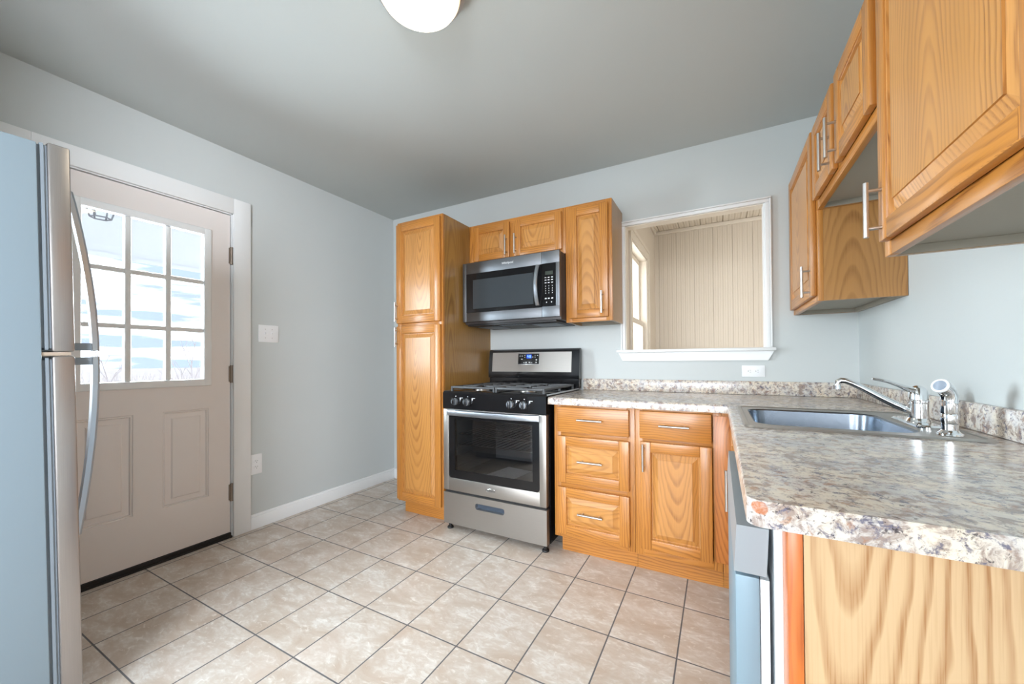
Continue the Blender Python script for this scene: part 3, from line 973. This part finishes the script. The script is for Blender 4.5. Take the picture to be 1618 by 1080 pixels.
pts = [(fx - 0.004, fy, fz + 0.108), (fx - 0.022, fy, fz + 0.112), (fx - 0.045, fy, fz + 0.124), (fx - 0.07, fy, fz + 0.135), (fx - 0.092, fy, fz + 0.141), (fx - 0.108, fy, fz + 0.143)]
b.tube(pts, [0.018, 0.0155, 0.010, 0.0085, 0.0085, 0.006], CHROME, 16, 0.6, (0, 1, 0))
b.build('lever', t)
b = MB()
pts = [(fx - 0.014, fy, fz + 0.042), (fx - 0.05, fy + 0.003, fz + 0.060), (fx - 0.09, fy + 0.006, fz + 0.085), (fx - 0.13, fy + 0.009, fz + 0.112), (fx - 0.155, fy + 0.011, fz + 0.127), (fx - 0.172, fy + 0.012, fz + 0.135), (fx - 0.185, fy + 0.013, fz + 0.136), (fx - 0.193, fy + 0.0135, fz + 0.130), (fx - 0.195, fy + 0.0135, fz + 0.118)]
b.tube(pts, [0.013, 0.0115, 0.0105, 0.0098, 0.0095, 0.0095, 0.0095, 0.0095, 0.0095], CHROME, 16)
b.cyl((fx - 0.195, fy + 0.0135, fz + 0.106), (fx - 0.195, fy + 0.0135, fz + 0.120), 0.0105, CHROME)
b.build('spout', t)
# side sprayer
qx, qy = 3.337, -1.243
t = thing('side_sprayer', (qx, qy, fz), 'chrome pull-out side sprayer with a white-rimmed head, standing right of the faucet', 'sprayer')
b = MB()
b.lathe([(0.027, 0), (0.026, 0.004), (0.02, 0.008), (0.016, 0.014), (0.0165, 0.03)], CHROME, (qx, qy, fz), n=28)
b.build('holder', t)
b = MB()
b.lathe([(0.0155, 0.0302), (0.017, 0.035), (0.0175, 0.055), (0.0165, 0.058), (0.0175, 0.061), (0.0172, 0.09)], CHROME, (qx, qy, fz), n=28)
hd = Vector((-0.62, -0.55, 0.35)).normalized()
c0 = Vector((qx, qy, fz + 0.09))
b.tube([c0, c0 + Vector((0, 0, 0.014)), c0 + Vector((-0.004, -0.003, 0.026)), c0 + Vector((-0.012, -0.010, 0.036)), c0 + Vector((-0.022, -0.019, 0.043))], [0.0172, 0.0172, 0.0175, 0.018, 0.019], CHROME, 24)
b.build('spray_handle', t)
b = MB()
h0 = c0 + Vector((-0.022, -0.019, 0.043))
b.lathe([(0.0185, 0.0005), (0.0195, 0.004), (0.0185, 0.0065), (0.0145, 0.0068)], PLASTIC, h0, hd, 28)
b.lathe([(0.0143, 0.0069), (0.001, 0.0069)], plain('spray_face', (0.45, 0.52, 0.62), 0.4), h0, hd, 28)
b.build('spray_head', t)

# ------------------------------------------------------------------ gas range
x0, x1, yf = 1.143, 1.898, -0.674
t = thing('gas_range', ((x0 + x1) / 2, -0.35, 0), 'stainless and black gas range with oven standing between the pantry and the drawers', 'range')
b = MB()
cvx0, cvx1, cvz0, cvz1 = x0 + 0.07, x1 - 0.07, 0.36, 0.77
b.box(x0, cvx0, yf + 0.055, -0.03, 0.04, 0.905, BLACK)
b.box(cvx1, x1, yf + 0.055, -0.03, 0.04, 0.905, BLACK)
b.box(cvx0, cvx1, yf + 0.055, -0.03, 0.04, cvz0 - 0.005, BLACK)
b.box(cvx0, cvx1, yf + 0.055, -0.03, cvz1 + 0.005, 0.905, BLACK)
b.box(cvx0, cvx1, -0.10, -0.03, cvz0 - 0.005, cvz1 + 0.005, BLACK)
b.build('body', t)
b = MB()
b.box(cvx0, cvx0 + 0.004, yf + 0.056, -0.105, cvz0, cvz1, CAVITY)
b.box(cvx1 - 0.004, cvx1, yf + 0.056, -0.105, cvz0, cvz1, CAVITY)
b.box(cvx0, cvx1, yf + 0.056, -0.105, cvz0 - 0.004, cvz0, CAVITY)
b.box(cvx0, cvx1, yf + 0.056, -0.105, cvz1, cvz1 + 0.004, CAVITY)
b.box(cvx0, cvx1, -0.109, -0.104, cvz0, cvz1, CAVITY)
b.build('oven_cavity', t)
for z in (0.562, 0.632):
    b = MB()
    ry0, ry1 = yf + 0.075, -0.125
    for y in (ry0, (ry0 + ry1) / 2, ry1):
        b.cyl((cvx0 + 0.005, y, z), (cvx1 - 0.005, y, z), 0.003, NICKEL, 8)
    n = 14
    for i in range(n + 1):
        x = cvx0 + 0.02 + (cvx1 - cvx0 - 0.04) * i / n
        b.cyl((x, ry0, z + 0.003), (x, ry1, z + 0.003), 0.0018, NICKEL, 6)
    b.build('oven_rack', t)
# cooktop
b = MB()
b.box(x1 - 0.003, x1 + 0.0025, yf + 0.012, -0.08, 0.9195, 0.9275, SILVER, 0.001)
b.build('cooktop_trim', t)
b = MB()
b.box(x0 - 0.0025, x0 + 0.003, yf + 0.012, -0.08, 0.9195, 0.9275, SILVER, 0.001)
b.build('cooktop_trim', t)
b = MB()
b.box(x0 - 0.001, x1 + 0.001, yf + 0.01, -0.075, 0.905, 0.926, BLACK, 0.005)
b.build('cooktop', t)
b = MB()
b.prism([(yf - 0.004, 0.812), (yf + 0.054, 0.812), (yf + 0.054, 0.9045), (yf + 0.009, 0.927), (yf - 0.004, 0.915)], 'x', x0, x1, BLACK)
b.build('control_panel', t)
for sx in (0, 1):
    b = MB()
    gx0 = x0 + 0.03 + sx * 0.350
    gx1 = gx0 + 0.345
    gy0, gy1 = yf + 0.045, -0.10
    z0, z1 = 0.943, 0.957
    for q in ((gx0, gx0 + 0.014, gy0, gy1), (gx1 - 0.014, gx1, gy0, gy1), (gx0 + 0.014, gx1 - 0.014, gy0, gy0 + 0.014), (gx0 + 0.014, gx1 - 0.014, gy1 - 0.014, gy1), (gx0 + 0.014, gx1 - 0.014, (gy0 + gy1) / 2 - 0.007, (gy0 + gy1) / 2 + 0.007)):
        b.box(*q, z0, z1, IRON, 0.003)
    for yb in (gy0 + 0.13, gy1 - 0.13):
        xm = (gx0 + gx1) / 2
        b.box(xm - 0.006, xm + 0.006, yb - 0.125, yb - 0.03, z0 + 0.001, z1 + 0.001, IRON, 0.002)
        b.box(xm - 0.006, xm + 0.006, yb + 0.03, yb + 0.125, z0 + 0.001, z1 + 0.001, IRON, 0.002)
        b.box(gx0 + 0.01, xm - 0.03, yb - 0.006, yb + 0.006, z0 + 0.001, z1 + 0.001, IRON, 0.002)
        b.box(xm + 0.03, gx1 - 0.01, yb - 0.006, yb + 0.006, z0 + 0.001, z1 + 0.001, IRON, 0.002)
    for xx in (gx0 + 0.007, gx1 - 0.007):
        for yy in (gy0 + 0.007, (gy0 + gy1) / 2, gy1 - 0.007):
            b.box(xx - 0.006, xx + 0.006, yy - 0.006, yy + 0.006, 0.926, z0 + 0.002, IRON)
    b.build('burner_grate', t)
for bx in (x0 + 0.20, x0 + 0.552):
    for by in (-0.50, -0.23):
        b = MB()
        b.lathe([(0.05, 0), (0.048, 0.006), (0.03, 0.007), (0.03, 0.010)], NICKEL, (bx, by, 0.9262), n=28)
        b.lathe([(0.036, 0.010), (0.037, 0.013), (0.034, 0.016), (0.001, 0.0165)], BLACKM, (bx, by, 0.9262), n=28)
        b.build('burner', t)
for kx, kz in ((1.251, 0.861), (1.346, 0.861), (1.668, 0.861), (1.757, 0.861)):
    b = MB()
    b.lathe([(0.026, 0), (0.026, 0.005), (0.0235, 0.007)], BLACK, (kx, yf - 0.0042, kz), (0, -1, 0), 30)
    b.lathe([(0.0232, 0.0072), (0.0225, 0.024), (0.0205, 0.0265), (0.001, 0.0268)], SILVER, (kx, yf - 0.0042, kz), (0, -1, 0), 30)
    b.box(kx - 0.0065, kx + 0.0065, yf - 0.044, yf - 0.0308, kz - 0.023, kz + 0.023, SILVER, 0.003)
    b.box(kx - 0.003, kx + 0.003, yf - 0.0446, yf - 0.0441, kz - 0.020, kz + 0.021, BLACK)
    b.box(kx + 0.0066, kx + 0.0085, yf - 0.040, yf - 0.0308, kz - 0.019, kz + 0.019, BLACK)
    b.build('knob', t)
for kx in (1.251, 1.346, 1.668, 1.757):
    for q_ in ((kx + 0.032, kx + 0.056, 0.884, 0.887), (kx + 0.032, kx + 0.040, 0.873, 0.8825), (kx - 0.003, kx + 0.003, 0.893, 0.898)):
        quick('knob_marking', bpy.data.objects['control_panel'], INKW, (q_[0], q_[1], yf - 0.0046, yf - 0.0041, q_[2], q_[3]))
# backguard
b = MB()
gp = [(-0.085, 0.995), (-0.035, 0.985), (-0.03, 1.215), (-0.05, 1.217), (-0.068, 1.207), (-0.088, 1.03)]
b.prism(gp, 'x', x0 - 0.004, x1 + 0.004, BLACK)
b.box(x0 + 0.012, x1 - 0.012, -0.074, -0.03, 0.9265, 0.995, BLACK)
b.box(x1 - 0.012, x1, -0.076, -0.028, 0.9265, 0.99, BLACK)
b.box(x0, x0 + 0.012, -0.076, -0.028, 0.9265, 0.99, BLACK)
b.build('backguard', t)
slope = Vector((0, 0.020, 0.177)).normalized()
nrm = Vector((1, 0, 0)).cross(slope).normalized()
TB = Matrix((Vector((1, 0, 0)), slope, nrm)).transposed().to_4x4()
TB.translation = Vector((0, -0.088, 1.03))
b = MB()
b.box(x0 + 0.03, x1 - 0.055, 0.012, 0.163, 0.0002, 0.002, STEEL, 0, 2, TB)
b.build('backguard_fascia', t, label='brushed steel fascia')
b = MB()
b.box(1.404, 1.586, 0.068, 0.152, 0.0021, 0.0030, CHROME, 0, 2, TB)
b.box(1.408, 1.584, 0.071, 0.150, 0.0030, 0.0042, BLACK, 0, 2, TB)
b.box(1.480, 1.520, 0.116, 0.144, 0.0043, 0.0048, BLUE, 0, 2, TB)
segs = {'4': 'bcfg', '3': 'abcdg', '5': 'acdfg', '0': 'abcdef'}
def digit(ch, ox, oy, w, h, th, m):
    S_ = {'a': (0, w, h - th, h), 'b': (w - th, w, h / 2, h), 'c': (w - th, w, 0, h / 2), 'd': (0, w, 0, th), 'e': (0, th, 0, h / 2), 'f': (0, th, h / 2, h), 'g': (0, w, h / 2 - th / 2, h / 2 + th / 2)}
    for g in segs[ch]:
        a = S_[g]
        b.box(ox + a[0], ox + a[1], oy + a[2], oy + a[3], 0.0049, 0.0053, m, 0, 2, TB)
digit('4', 1.486, 0.121, 0.008, 0.018, 0.0018, DIGIT)
b.box(1.4965, 1.4985, 0.125, 0.127, 0.0049, 0.0053, DIGIT, 0, 2, TB)
b.box(1.4965, 1.4985, 0.132, 0.134, 0.0049, 0.0053, DIGIT, 0, 2, TB)
digit('3', 1.501, 0.121, 0.007, 0.018, 0.0018, DIGIT)
digit('5', 1.510, 0.121, 0.007, 0.018, 0.0018, DIGIT)
for u, v, w_, h_ in ((1.418, .132, .010, .004), (1.435, .132, .012, .004), (1.433, .106, .014, .006), (1.460, .136, .008, .004), (1.460, .122, .008, .004), (1.528, .122, .008, .006), (1.548, .136, .008, .004), (1.548, .122, .008, .005), (1.568, .134, .008, .006), (1.558, .098, .010, .010), (1.556, .080, .012, .008), (1.455, .080, .010, .005), (1.470, .079, .014, .008), (1.500, .079, .014, .008), (1.520, .080, .010, .005)):
    b.box(u, u + w_, v, v + h_, 0.0043, 0.0047, INKW, 0, 2, TB)
b.build('clock_display', t, label='black control display with a blue clock')
# oven door
b = MB()
dz0, dz1 = 0.268, 0.807
wx0, wx1, wz0_, wz1_ = 1.186, 1.853, 0.350, 0.800
ydf, ydb = yf - 0.002, yf + 0.045
T = frame((0, ydf, 0), 'back')
b.box(x0 + 0.002, wx0 + 0.001, ydf, ydb, dz0, dz1, STEEL, 0.003)
b.box(wx1 - 0.001, x1 - 0.002, ydf, ydb, dz0, dz1, STEEL, 0.003)
b.box(wx0, wx1, ydf + 0.0006, ydb, dz0, wz0_, STEEL, 0.002)
b.box(wx0, wx1, ydf + 0.004, ydb, 0.795, dz1, STEEL)
for sx, cx_ in ((1, wx0), (-1, wx1)):   # rounded lower corners of the window
    r_ = 0.022
    pp = [(cx_, wz0_ - 0.001)] + [(cx_ + sx * (r_ - r_ * math.sin(R(a))), wz0_ + r_ - r_ * math.cos(R(a))) for a in range(0, 91, 15)]
    b.prism(pp, 'y', ydf + 0.0004, ydb, STEEL)
od = b.build('oven_door', t)
b = MB()
ox0, ox1, oz0, oz1 = 1.235, 1.805, 0.405, 0.745
yg = ydf + 0.006
for q in ((wx0, ox0, wz0_, 0.796), (ox1, wx1, wz0_, 0.796), (ox0, ox1, wz0_, oz0), (ox0, ox1, oz1, 0.796)):
    b.box(q[0], q[1], yg + 0.0005, yg + 0.004, q[2], q[3], BLACK)
b.build('glass_border', od)
quick('oven_window', od, OVENG, (ox0, ox1, yg + 0.0015, yg + 0.0035, oz0, oz1))
b = MB()
n = 16
rings = []
for i in range(n + 1):
    a = i / n
    x = wx0 + 0.001 + (wx1 - wx0 - 0.002) * a
    bow = 0.020 * math.sin(math.pi * a) ** 0.6
    y = ydf - 0.006 - bow
    rings.append([(x, y, 0.766), (x, y - 0.010, 0.770), (x, y - 0.013, 0.785), (x, y - 0.010, 0.801), (x, y, 0.805), (x, y + 0.010, 0.803), (x, y + 0.010, 0.768)])
b.loops(rings, SILVER, True, True)
b.build('oven_handle', od)
b = MB()
TT = frame((1.513, ydf - 0.0001, 0.312), 'back')
pts = [(0.030 * math.cos(a) * 1.0, 0.009 * math.sin(a) + 0.006 * math.cos(a), 0.001) for a in [math.pi * (-0.1 + 1.5 * i / 24) for i in range(25)]]
b.tube([TT @ Vector(p_) for p_ in pts], 0.0016, CHROME, 8)
text_mesh(b, 'Whirlpool', 0.017, TT @ Matrix.Translation((0, -0.002, 0.0006)), plain('badge_ink', (0.12, 0.12, 0.13), 0.4))
b.build('badge', od)
# drawer
b = MB()
b.box(x0 + 0.001, 1.398, yf, yf + 0.04, 0.045, 0.252, STEEL)
b.box(1.612, x1 - 0.002, yf, yf + 0.04, 0.045, 0.252, STEEL)
b.box(1.398, 1.612, yf, yf + 0.04, 0.045, 0.173, STEEL)
b.box(1.398, 1.612, yf, yf + 0.04, 0.213, 0.252, STEEL)
for sx, cx_ in ((1, 1.398), (-1, 1.612)):
    for sz, cz_ in ((1, 0.173), (-1, 0.213)):
        r_ = 0.015
        pp = [(cx_, cz_)] + [(cx_ + sx * (r_ - r_ * math.sin(R(a))), cz_ + sz * (r_ - r_ * math.cos(R(a)))) for a in range(0, 91, 15)]
        b.prism(pp, 'y', yf, yf + 0.03, STEEL)
dr = b.build('storage_drawer', t)
b = MB()
b.box(1.396, 1.614, yf + 0.026, yf + 0.030, 0.171, 0.215, plain('recess_blue_grey', (0.10, 0.13, 0.18), 0.25, 0.6))
b.box(1.402, 1.608, yf + 0.004, yf + 0.026, 0.208, 0.2125, STEELD)
b.build('recessed_pull', dr)
quick('door_gap_trim', t, BLACKM, (x0 + 0.01, x1 - 0.01, yf + 0.012, yf + 0.05, 0.252, 0.268))
for fx_, fy_ in ((1.172, yf + 0.035), (1.872, yf + 0.035), (1.172, -0.09), (1.872, -0.09)):
    b = MB()
    b.lathe([(0.020, 0), (0.021, 0.006), (0.019, 0.011), (0.011, 0.013), (0.011, 0.045)], BLACKM, (fx_, fy_, 0), n=20)
    b.build('levelling_foot', t)
# paper in oven
b = MB()
pp = [(1.40, -0.565, 0.3625), (1.60, -0.600, 0.3625), (1.645, -0.345, 0.3625), (1.445, -0.31, 0.3625)]
b.loops([[(x, y, z) for x, y, z in pp], [(x, y, z + 0.0015) for x, y, z in pp]], PAPER, True, True)
o = b.build('paper_sheet', None, label='pale paper sheet lying on the oven floor behind the glass', category='paper')

# ------------------------------------------------------------------ microwave
mx0, mx1, my = 1.126, 1.887, -0.42
mz0, mz1 = 1.395, 1.8425
t = thing('microwave', ((mx0 + mx1) / 2, -0.2, mz0), 'over-the-range dark stainless microwave mounted above the gas range', 'microwave')
b = MB()
b.box(mx0 + 0.002, mx1 - 0.002, my + 0.03, -0.004, mz0, mz1, plain('microwave_case', (0.06, 0.055, 0.055), 0.35, 0.3), 0.003)
b.build('case', t)
b = MB()
b.box(mx0 + 0.03, mx1 - 0.03, my + 0.02, -0.03, mz0 - 0.014, mz0 - 0.0005, BLACKM, 0.004)
for i in range(9):
    xx = mx0 + 0.28 + i * 0.022
    b.box(xx, xx + 0.012, my + 0.05, my + 0.12, mz0 - 0.016, mz0 - 0.0142, GASK)
for xx in (mx0 + 0.06, mx1 - 0.25):
    b.box(xx, xx + 0.19, -0.32, -0.12, mz0 - 0.017, mz0 - 0.0142, GASK, 0.001)
b.build('vent_grille', t)
b = MB()
sx = 1.762
gx0, gx1, gz0, gz1 = 1.158, 1.742, 1.478, 1.762
b.box(mx0, gx0, my, my + 0.029, 1.413, mz1, STEELD, 0.002)
b.box(gx0, sx - 0.001, my, my + 0.029, 1.413, gz0, STEELD, 0.001)
b.box(gx0, sx - 0.001, my, my + 0.029, gz1, mz1, STEELD, 0.001)
b.box(gx1, sx - 0.001, my, my + 0.029, gz0, gz1, BLACK)
md = b.build('door', t)
b = MB()
gw0, gw1, gh0, gh1 = 1.215, 1.70, 1.505, 1.715
for q in ((gx0, gw0, gz0, gz1), (gw1, gx1, gz0, gz1), (gw0, gw1, gz0, gh0), (gw0, gw1, gh1, gz1)):
    b.box(q[0], q[1], my + 0.001, my + 0.006, q[2], q[3], BLACK)
b.box(gw0, gw1, my + 0.0015, my + 0.005, gh0, gh1, plain('microwave_mesh_glass', (0.045, 0.052, 0.058), 0.06))
b.build('door_window', md)
b = MB()
n = 14
pts = []
for i in range(n + 1):
    a = i / n
    pts.append((1.733 + 0.004 * a, my - 0.006 - 0.038 * math.sin(math.pi * a) ** 0.8, 1.492 + 0.268 * a))
rings = []
for p_ in pts:
    rings.append([(p_[0] - 0.013, p_[1] - 0.003, p_[2]), (p_[0] - 0.008, p_[1] - 0.008, p_[2]), (p_[0] + 0.008, p_[1] - 0.008, p_[2]), (p_[0] + 0.013, p_[1] - 0.003, p_[2]), (p_[0] + 0.012, p_[1] + 0.006, p_[2]), (p_[0] - 0.012, p_[1] + 0.006, p_[2])])
b.loops(rings, SILVER, True, True)
b.build('handle', md)
b = MB()
text_mesh(b, 'Whirlpool', 0.022, frame((1.505, my - 0.0002, 1.806), 'back') @ Matrix.Translation((0, 0, 0.0006)), INKW)
b.build('logo', md)
b = MB()
cx1 = 1.862
b.box(sx + 0.001, mx1, my, my + 0.029, 1.413, 1.482, STEELD, 0.001)
b.box(sx + 0.001, mx1, my, my + 0.029, 1.764, mz1, STEELD, 0.001)
b.box(cx1, mx1, my, my + 0.029, 1.482, 1.764, STEELD, 0.001)
b.box(sx + 0.001, cx1, my + 0.0008, my + 0.029, 1.482, 1.764, BLACK)
cp = b.build('control_panel', t)
quick('display', cp, LCD, (1.787, 1.842, my - 0.0002, my + 0.0007, 1.688, 1.712))
b = MB()
for r_, z in enumerate((1.668, 1.652, 1.634)):
    for x in (1.784, 1.806, 1.830):
        quick('key', cp, INKW, (x, x + 0.012, my - 0.0002, my + 0.0007, z, z + 0.005))
for z in (1.612, 1.596, 1.581, 1.566):
    for x in (1.788, 1.811, 1.835):
        quick('key', cp, INKW, (x, x + 0.004, my - 0.0002, my + 0.0007, z, z + 0.006))
for x in (1.784, 1.806, 1.830):
    quick('key', cp, INKW, (x, x + 0.012, my - 0.0002, my + 0.0007, 1.530, 1.537))
for x in (1.793, 1.828):
    quick('key', cp, INKW, (x, x + 0.006, my - 0.0002, my + 0.0007, 1.505, 1.512))


# ------------------------------------------------------------------ refrigerator (leans back slightly on its front feet)
fx0, fx1, fyc = 0.25, 1.0, -2.368
t = thing('refrigerator', ((fx0 + fx1) / 2, fyc, 0), 'grey-sided top-freezer refrigerator with steel doors at the left edge', 'refrigerator')
b = MB()
b.box(fx0, fx1, fyc - 0.62, fyc, 0.04, 1.79, GREYP, 0.004)
b.build('cabinet', t)
def fdoor(name, z0, z1):
    b = MB()
    b.box(fx0 + 0.001, fx1 - 0.001, fyc + 0.021, fyc + 0.068, z0, z1, STEELV, 0.006, 3)
    d = b.build(name, t)
    b = MB()
    for y0, y1, ins in ((0.001, 0.007, 0.012), (0.007, 0.014, 0.006), (0.014, 0.0205, 0.010)):
        b.box(fx0 + ins, fx1 - ins, fyc + y0, fyc + y1, z0 + ins, z1 - ins, GASK)
    b.build('gasket', d)
    return d
def fhandle(d, za, zb):
    # za: end by the split (stands off), zb: end running into the door
    b = MB()
    hx = fx1 - 0.055
    y0 = fyc + 0.068
    n = 14
    rings = []
    for i in range(n + 1):
        a = i / n
        z = za + (zb - za) * a
        off = 0.052 * math.cos(a * math.pi / 2) ** 0.9 if a < 1 else 0
        y = y0 + off
        rings.append([(hx - 0.012, y - 0.004, z), (hx - 0.012, y + 0.008, z), (hx - 0.006, y + 0.014, z), (hx + 0.006, y + 0.014, z), (hx + 0.012, y + 0.008, z), (hx + 0.012, y - 0.004, z)])
    b.loops(rings, SILVER, True, True)
    h = b.build('handle', d)
    s_ = 1 if zb > za else -1
    quick('handle_bracket', h, GASK, (hx - 0.012, hx + 0.012, y0 - 0.002, y0 + 0.046, min(za + s_ * 0.002, za + s_ * 0.026), max(za + s_ * 0.002, za + s_ * 0.026)))
d = fdoor('freezer_door', 1.163, 1.80)
fhandle(d, 1.166, 1.68)
d = fdoor('fridge_door', 0.075, 1.150)
fhandle(d, 1.147, 0.57)
quick('center_hinge', t, plain('tan_hinge', (0.55, 0.45, 0.36), 0.4, 0.5), (fx1 - 0.06, fx1 - 0.006, fyc, fyc + 0.06, 1.1515, 1.1615))
b = MB()
b.box(fx0 + 0.02, fx1 - 0.02, fyc - 0.02, fyc + 0.02, 0.012, 0.068, BLACKM)
b.build('kick_grille', t)
for x in (fx0 + 0.05, fx1 - 0.05):
    for y in (fyc - 0.05, fyc - 0.57):
        b = MB()
        b.cyl((x, y, 0.0 if y > fyc - 0.1 else 0.0), (x, y, 0.045), 0.018, BLACKM, 16)
        b.build('foot', t)
t.rotation_euler = (0.0195, 0, 0)

# ------------------------------------------------------------------ ceiling light
lc = Vector((1.842, -1.675, ZC))
t = thing('ceiling_light', lc, 'round flush-mount ceiling lamp with a frosted dome and nickel rim, switched on', 'lamp')
b = MB()
b.lathe([(0.150, 0.0), (0.168, -0.004), (0.170, -0.018), (0.160, -0.026), (0.163, -0.034), (0.150, -0.042)], NICKEL, lc, n=56)
b.build('rim', t)
b = MB()
b.lathe([(0.1485, -0.0425), (0.145, -0.055), (0.132, -0.075), (0.108, -0.095), (0.075, -0.108), (0.035, -0.115), (0.001, -0.117)], DOME, lc, n=56)
b.build('dome', t)

# ------------------------------------------------------------------ outlets and switch
def outlet(name, label, o, face, w, h, horiz):
    T = frame(o, face)
    t = thing(name, o, label, 'outlet', 'white wall outlets')
    b = MB()
    b.box(-w / 2, w / 2, -h / 2, h / 2, 0.0003, 0.006, PLASTIC, 0.0025, 2, T)
    b.build('cover_plate', t)
    for k in (-1, 1):
        b = MB()
        c_ = Vector((k * 0.0195, 0, 0)) if horiz else Vector((0, k * 0.0195, 0))
        rr = [(0.0165 * math.cos(a), 0.0145 * math.sin(a)) for a in [2 * math.pi * i / 28 for i in range(28)]]
        b.loops([[T @ (Vector((u, v, n)) + c_) for u, v in rr] for n in (0.0062, 0.0085)], PLASTIC, True, True)
        for q in ((-0.007, -0.005, 0.0, 0.008), (0.005, 0.007, 0.0, 0.007), (-0.002, 0.002, -0.009, -0.005)):
            if horiz:
                q = (q[2], q[3], q[0], q[1])
            b.box(q[0] + c_.x, q[1] + c_.x, q[2] + c_.y, q[3] + c_.y, 0.0084, 0.0089, SLOT, 0, 2, T)
        b.build('receptacle', t)
outlet('wall_outlet', 'white wall outlet low on the left wall beside the door casing', (0, -1.262, 0.435), 'left', 0.074, 0.135, False)
outlet('wall_outlet', 'white horizontal wall outlet below the pass-through sill', (2.968, 0, 1.055), 'back', 0.120, 0.070, True)
so = (0, -1.18, 1.328)
T = frame(so, 'left')
t = thing('light_switch', so, 'white double light switch plate on the left wall beside the door', 'switch')
b = MB()
b.box(-0.068, 0.068, -0.06, 0.06, 0.0003, 0.006, PLASTIC, 0.0025, 2, T)
b.build('cover_plate', t)
for k in (-1, 1):
    b = MB()
    u = k * 0.023
    b.box(u - 0.005, u + 0.005, -0.012, 0.012, 0.0061, 0.0075, PLASTIC, 0.0005, 2, T)
    b.box(u - 0.0035, u + 0.0035, 0.000, 0.009, 0.0074, 0.017, PLASTIC, 0.001, 2, T)
    for v in (-0.03, 0.03):
        b.cyl(T @ Vector((u, v, 0.0058)), T @ Vector((u, v, 0.0068)), 0.003, NICKEL, 10)
    b.build('toggle', t)

# ------------------------------------------------------------------ outside the door
quick('ground', None, GROUND, (-160, -0.145, -120, 160, -0.62, -0.5), **KS)
quick('porch_floor', None, PORCHP, (-2.3, -0.145, -5, 3, -0.49, -0.06), **KS)
b = MB()
for i in range(18):
    x = -2.15 + i * 0.11
    b.box(x, x + 0.104, -5, 3, 2.52, 2.54, PORCHP, 0.003, 1)
b.box(-2.3, -0.145, -5, 3, 2.541, 2.6, PORCHP)
b.build('ceiling_porch', None, **KS)
b = MB()
b.box(-2.29, -2.16, -5, 3, 2.13, 2.519, PORCHP)
b.box(-2.155, -2.135, -5, 3, 2.10, 2.14, PORCHP)
b.build('trim_7', None, **KS)
lx, ly = -1.2, -1.70
t = thing('porch_lantern', (lx, ly, 2.519), 'small dark wire-cage lantern hanging from the porch ceiling outside the door', 'lantern')
LAN = plain('lantern_metal', (0.22, 0.22, 0.24), 0.5, 0.5)
b = MB()
b.cyl((lx, ly, 2.47), (lx, ly, 2.519), 0.06, LAN, 20)
b.cyl((lx, ly, 2.32), (lx, ly, 2.47), 0.02, LAN, 12)
b.build('canopy', t)
b = MB()
n = 6
hi_, lo_ = [], []
for i in range(n):
    a = 2 * math.pi * i / n + 0.3
    hi_.append(Vector((lx + 0.088 * math.cos(a), ly + 0.088 * math.sin(a), 2.32)))
    lo_.append(Vector((lx + 0.055 * math.cos(a), ly + 0.055 * math.sin(a), 2.195)))
for i in range(n):
    b.cyl(hi_[i], lo_[i], 0.005, LAN, 8)
    b.cyl(hi_[i], hi_[(i + 1) % n], 0.005, LAN, 8)
    b.cyl(lo_[i], lo_[(i + 1) % n], 0.005, LAN, 8)
    b.cyl(hi_[i], (lx, ly, 2.34), 0.004, LAN, 8)
b.build('cage', t)
def tree(label, x, y, h):
    b = MB()
    def grow(p, d, L, r, k):
        q = p + d * L
        b.cyl(p, q, r, TWIG, 5, r * 0.65)
        if k:
            for i in range(3):
                nd = (d + Vector((random.uniform(-1, 1), random.uniform(-1, 1), random.uniform(-0.1, 0.7))) * 0.7).normalized()
                grow(p + d * L * random.uniform(0.55, 1), nd, L * random.uniform(0.5, 0.75), r * 0.55, k - 1)
    grow(Vector((x, y, -0.5)), Vector((0, 0, 1)), h * 0.42, h * 0.012, 4)
    o = b.build('bare_tree', None, label=label, category='tree', group='bare trees and bushes in the field')
tree('bare tree at the right edge of the door window', -9.0, 1.95, 2.6)
tree('bare thin tree beyond the middle pane of the door window', -16.0, 2.3, 2.6)
tree('low bare bush in the field seen low in the left panes', -12, 0.3, 1.7)
b = MB()
for i in range(900):
    x = -random.uniform(14, 60)
    y = random.uniform(-0.35, 1.3) * -x * 0.45
    h = random.uniform(0.3, 0.95)
    b.face([(x, y - 0.02, -0.5), (x, y + 0.02, -0.5), (x + random.uniform(-.1, .1), y + random.uniform(-.2, .2), -0.5 + h)], TWIG)
b.build('field_grass', None, label='pale dry grass and brush across the far field outside the door', category='grass', kind='stuff')
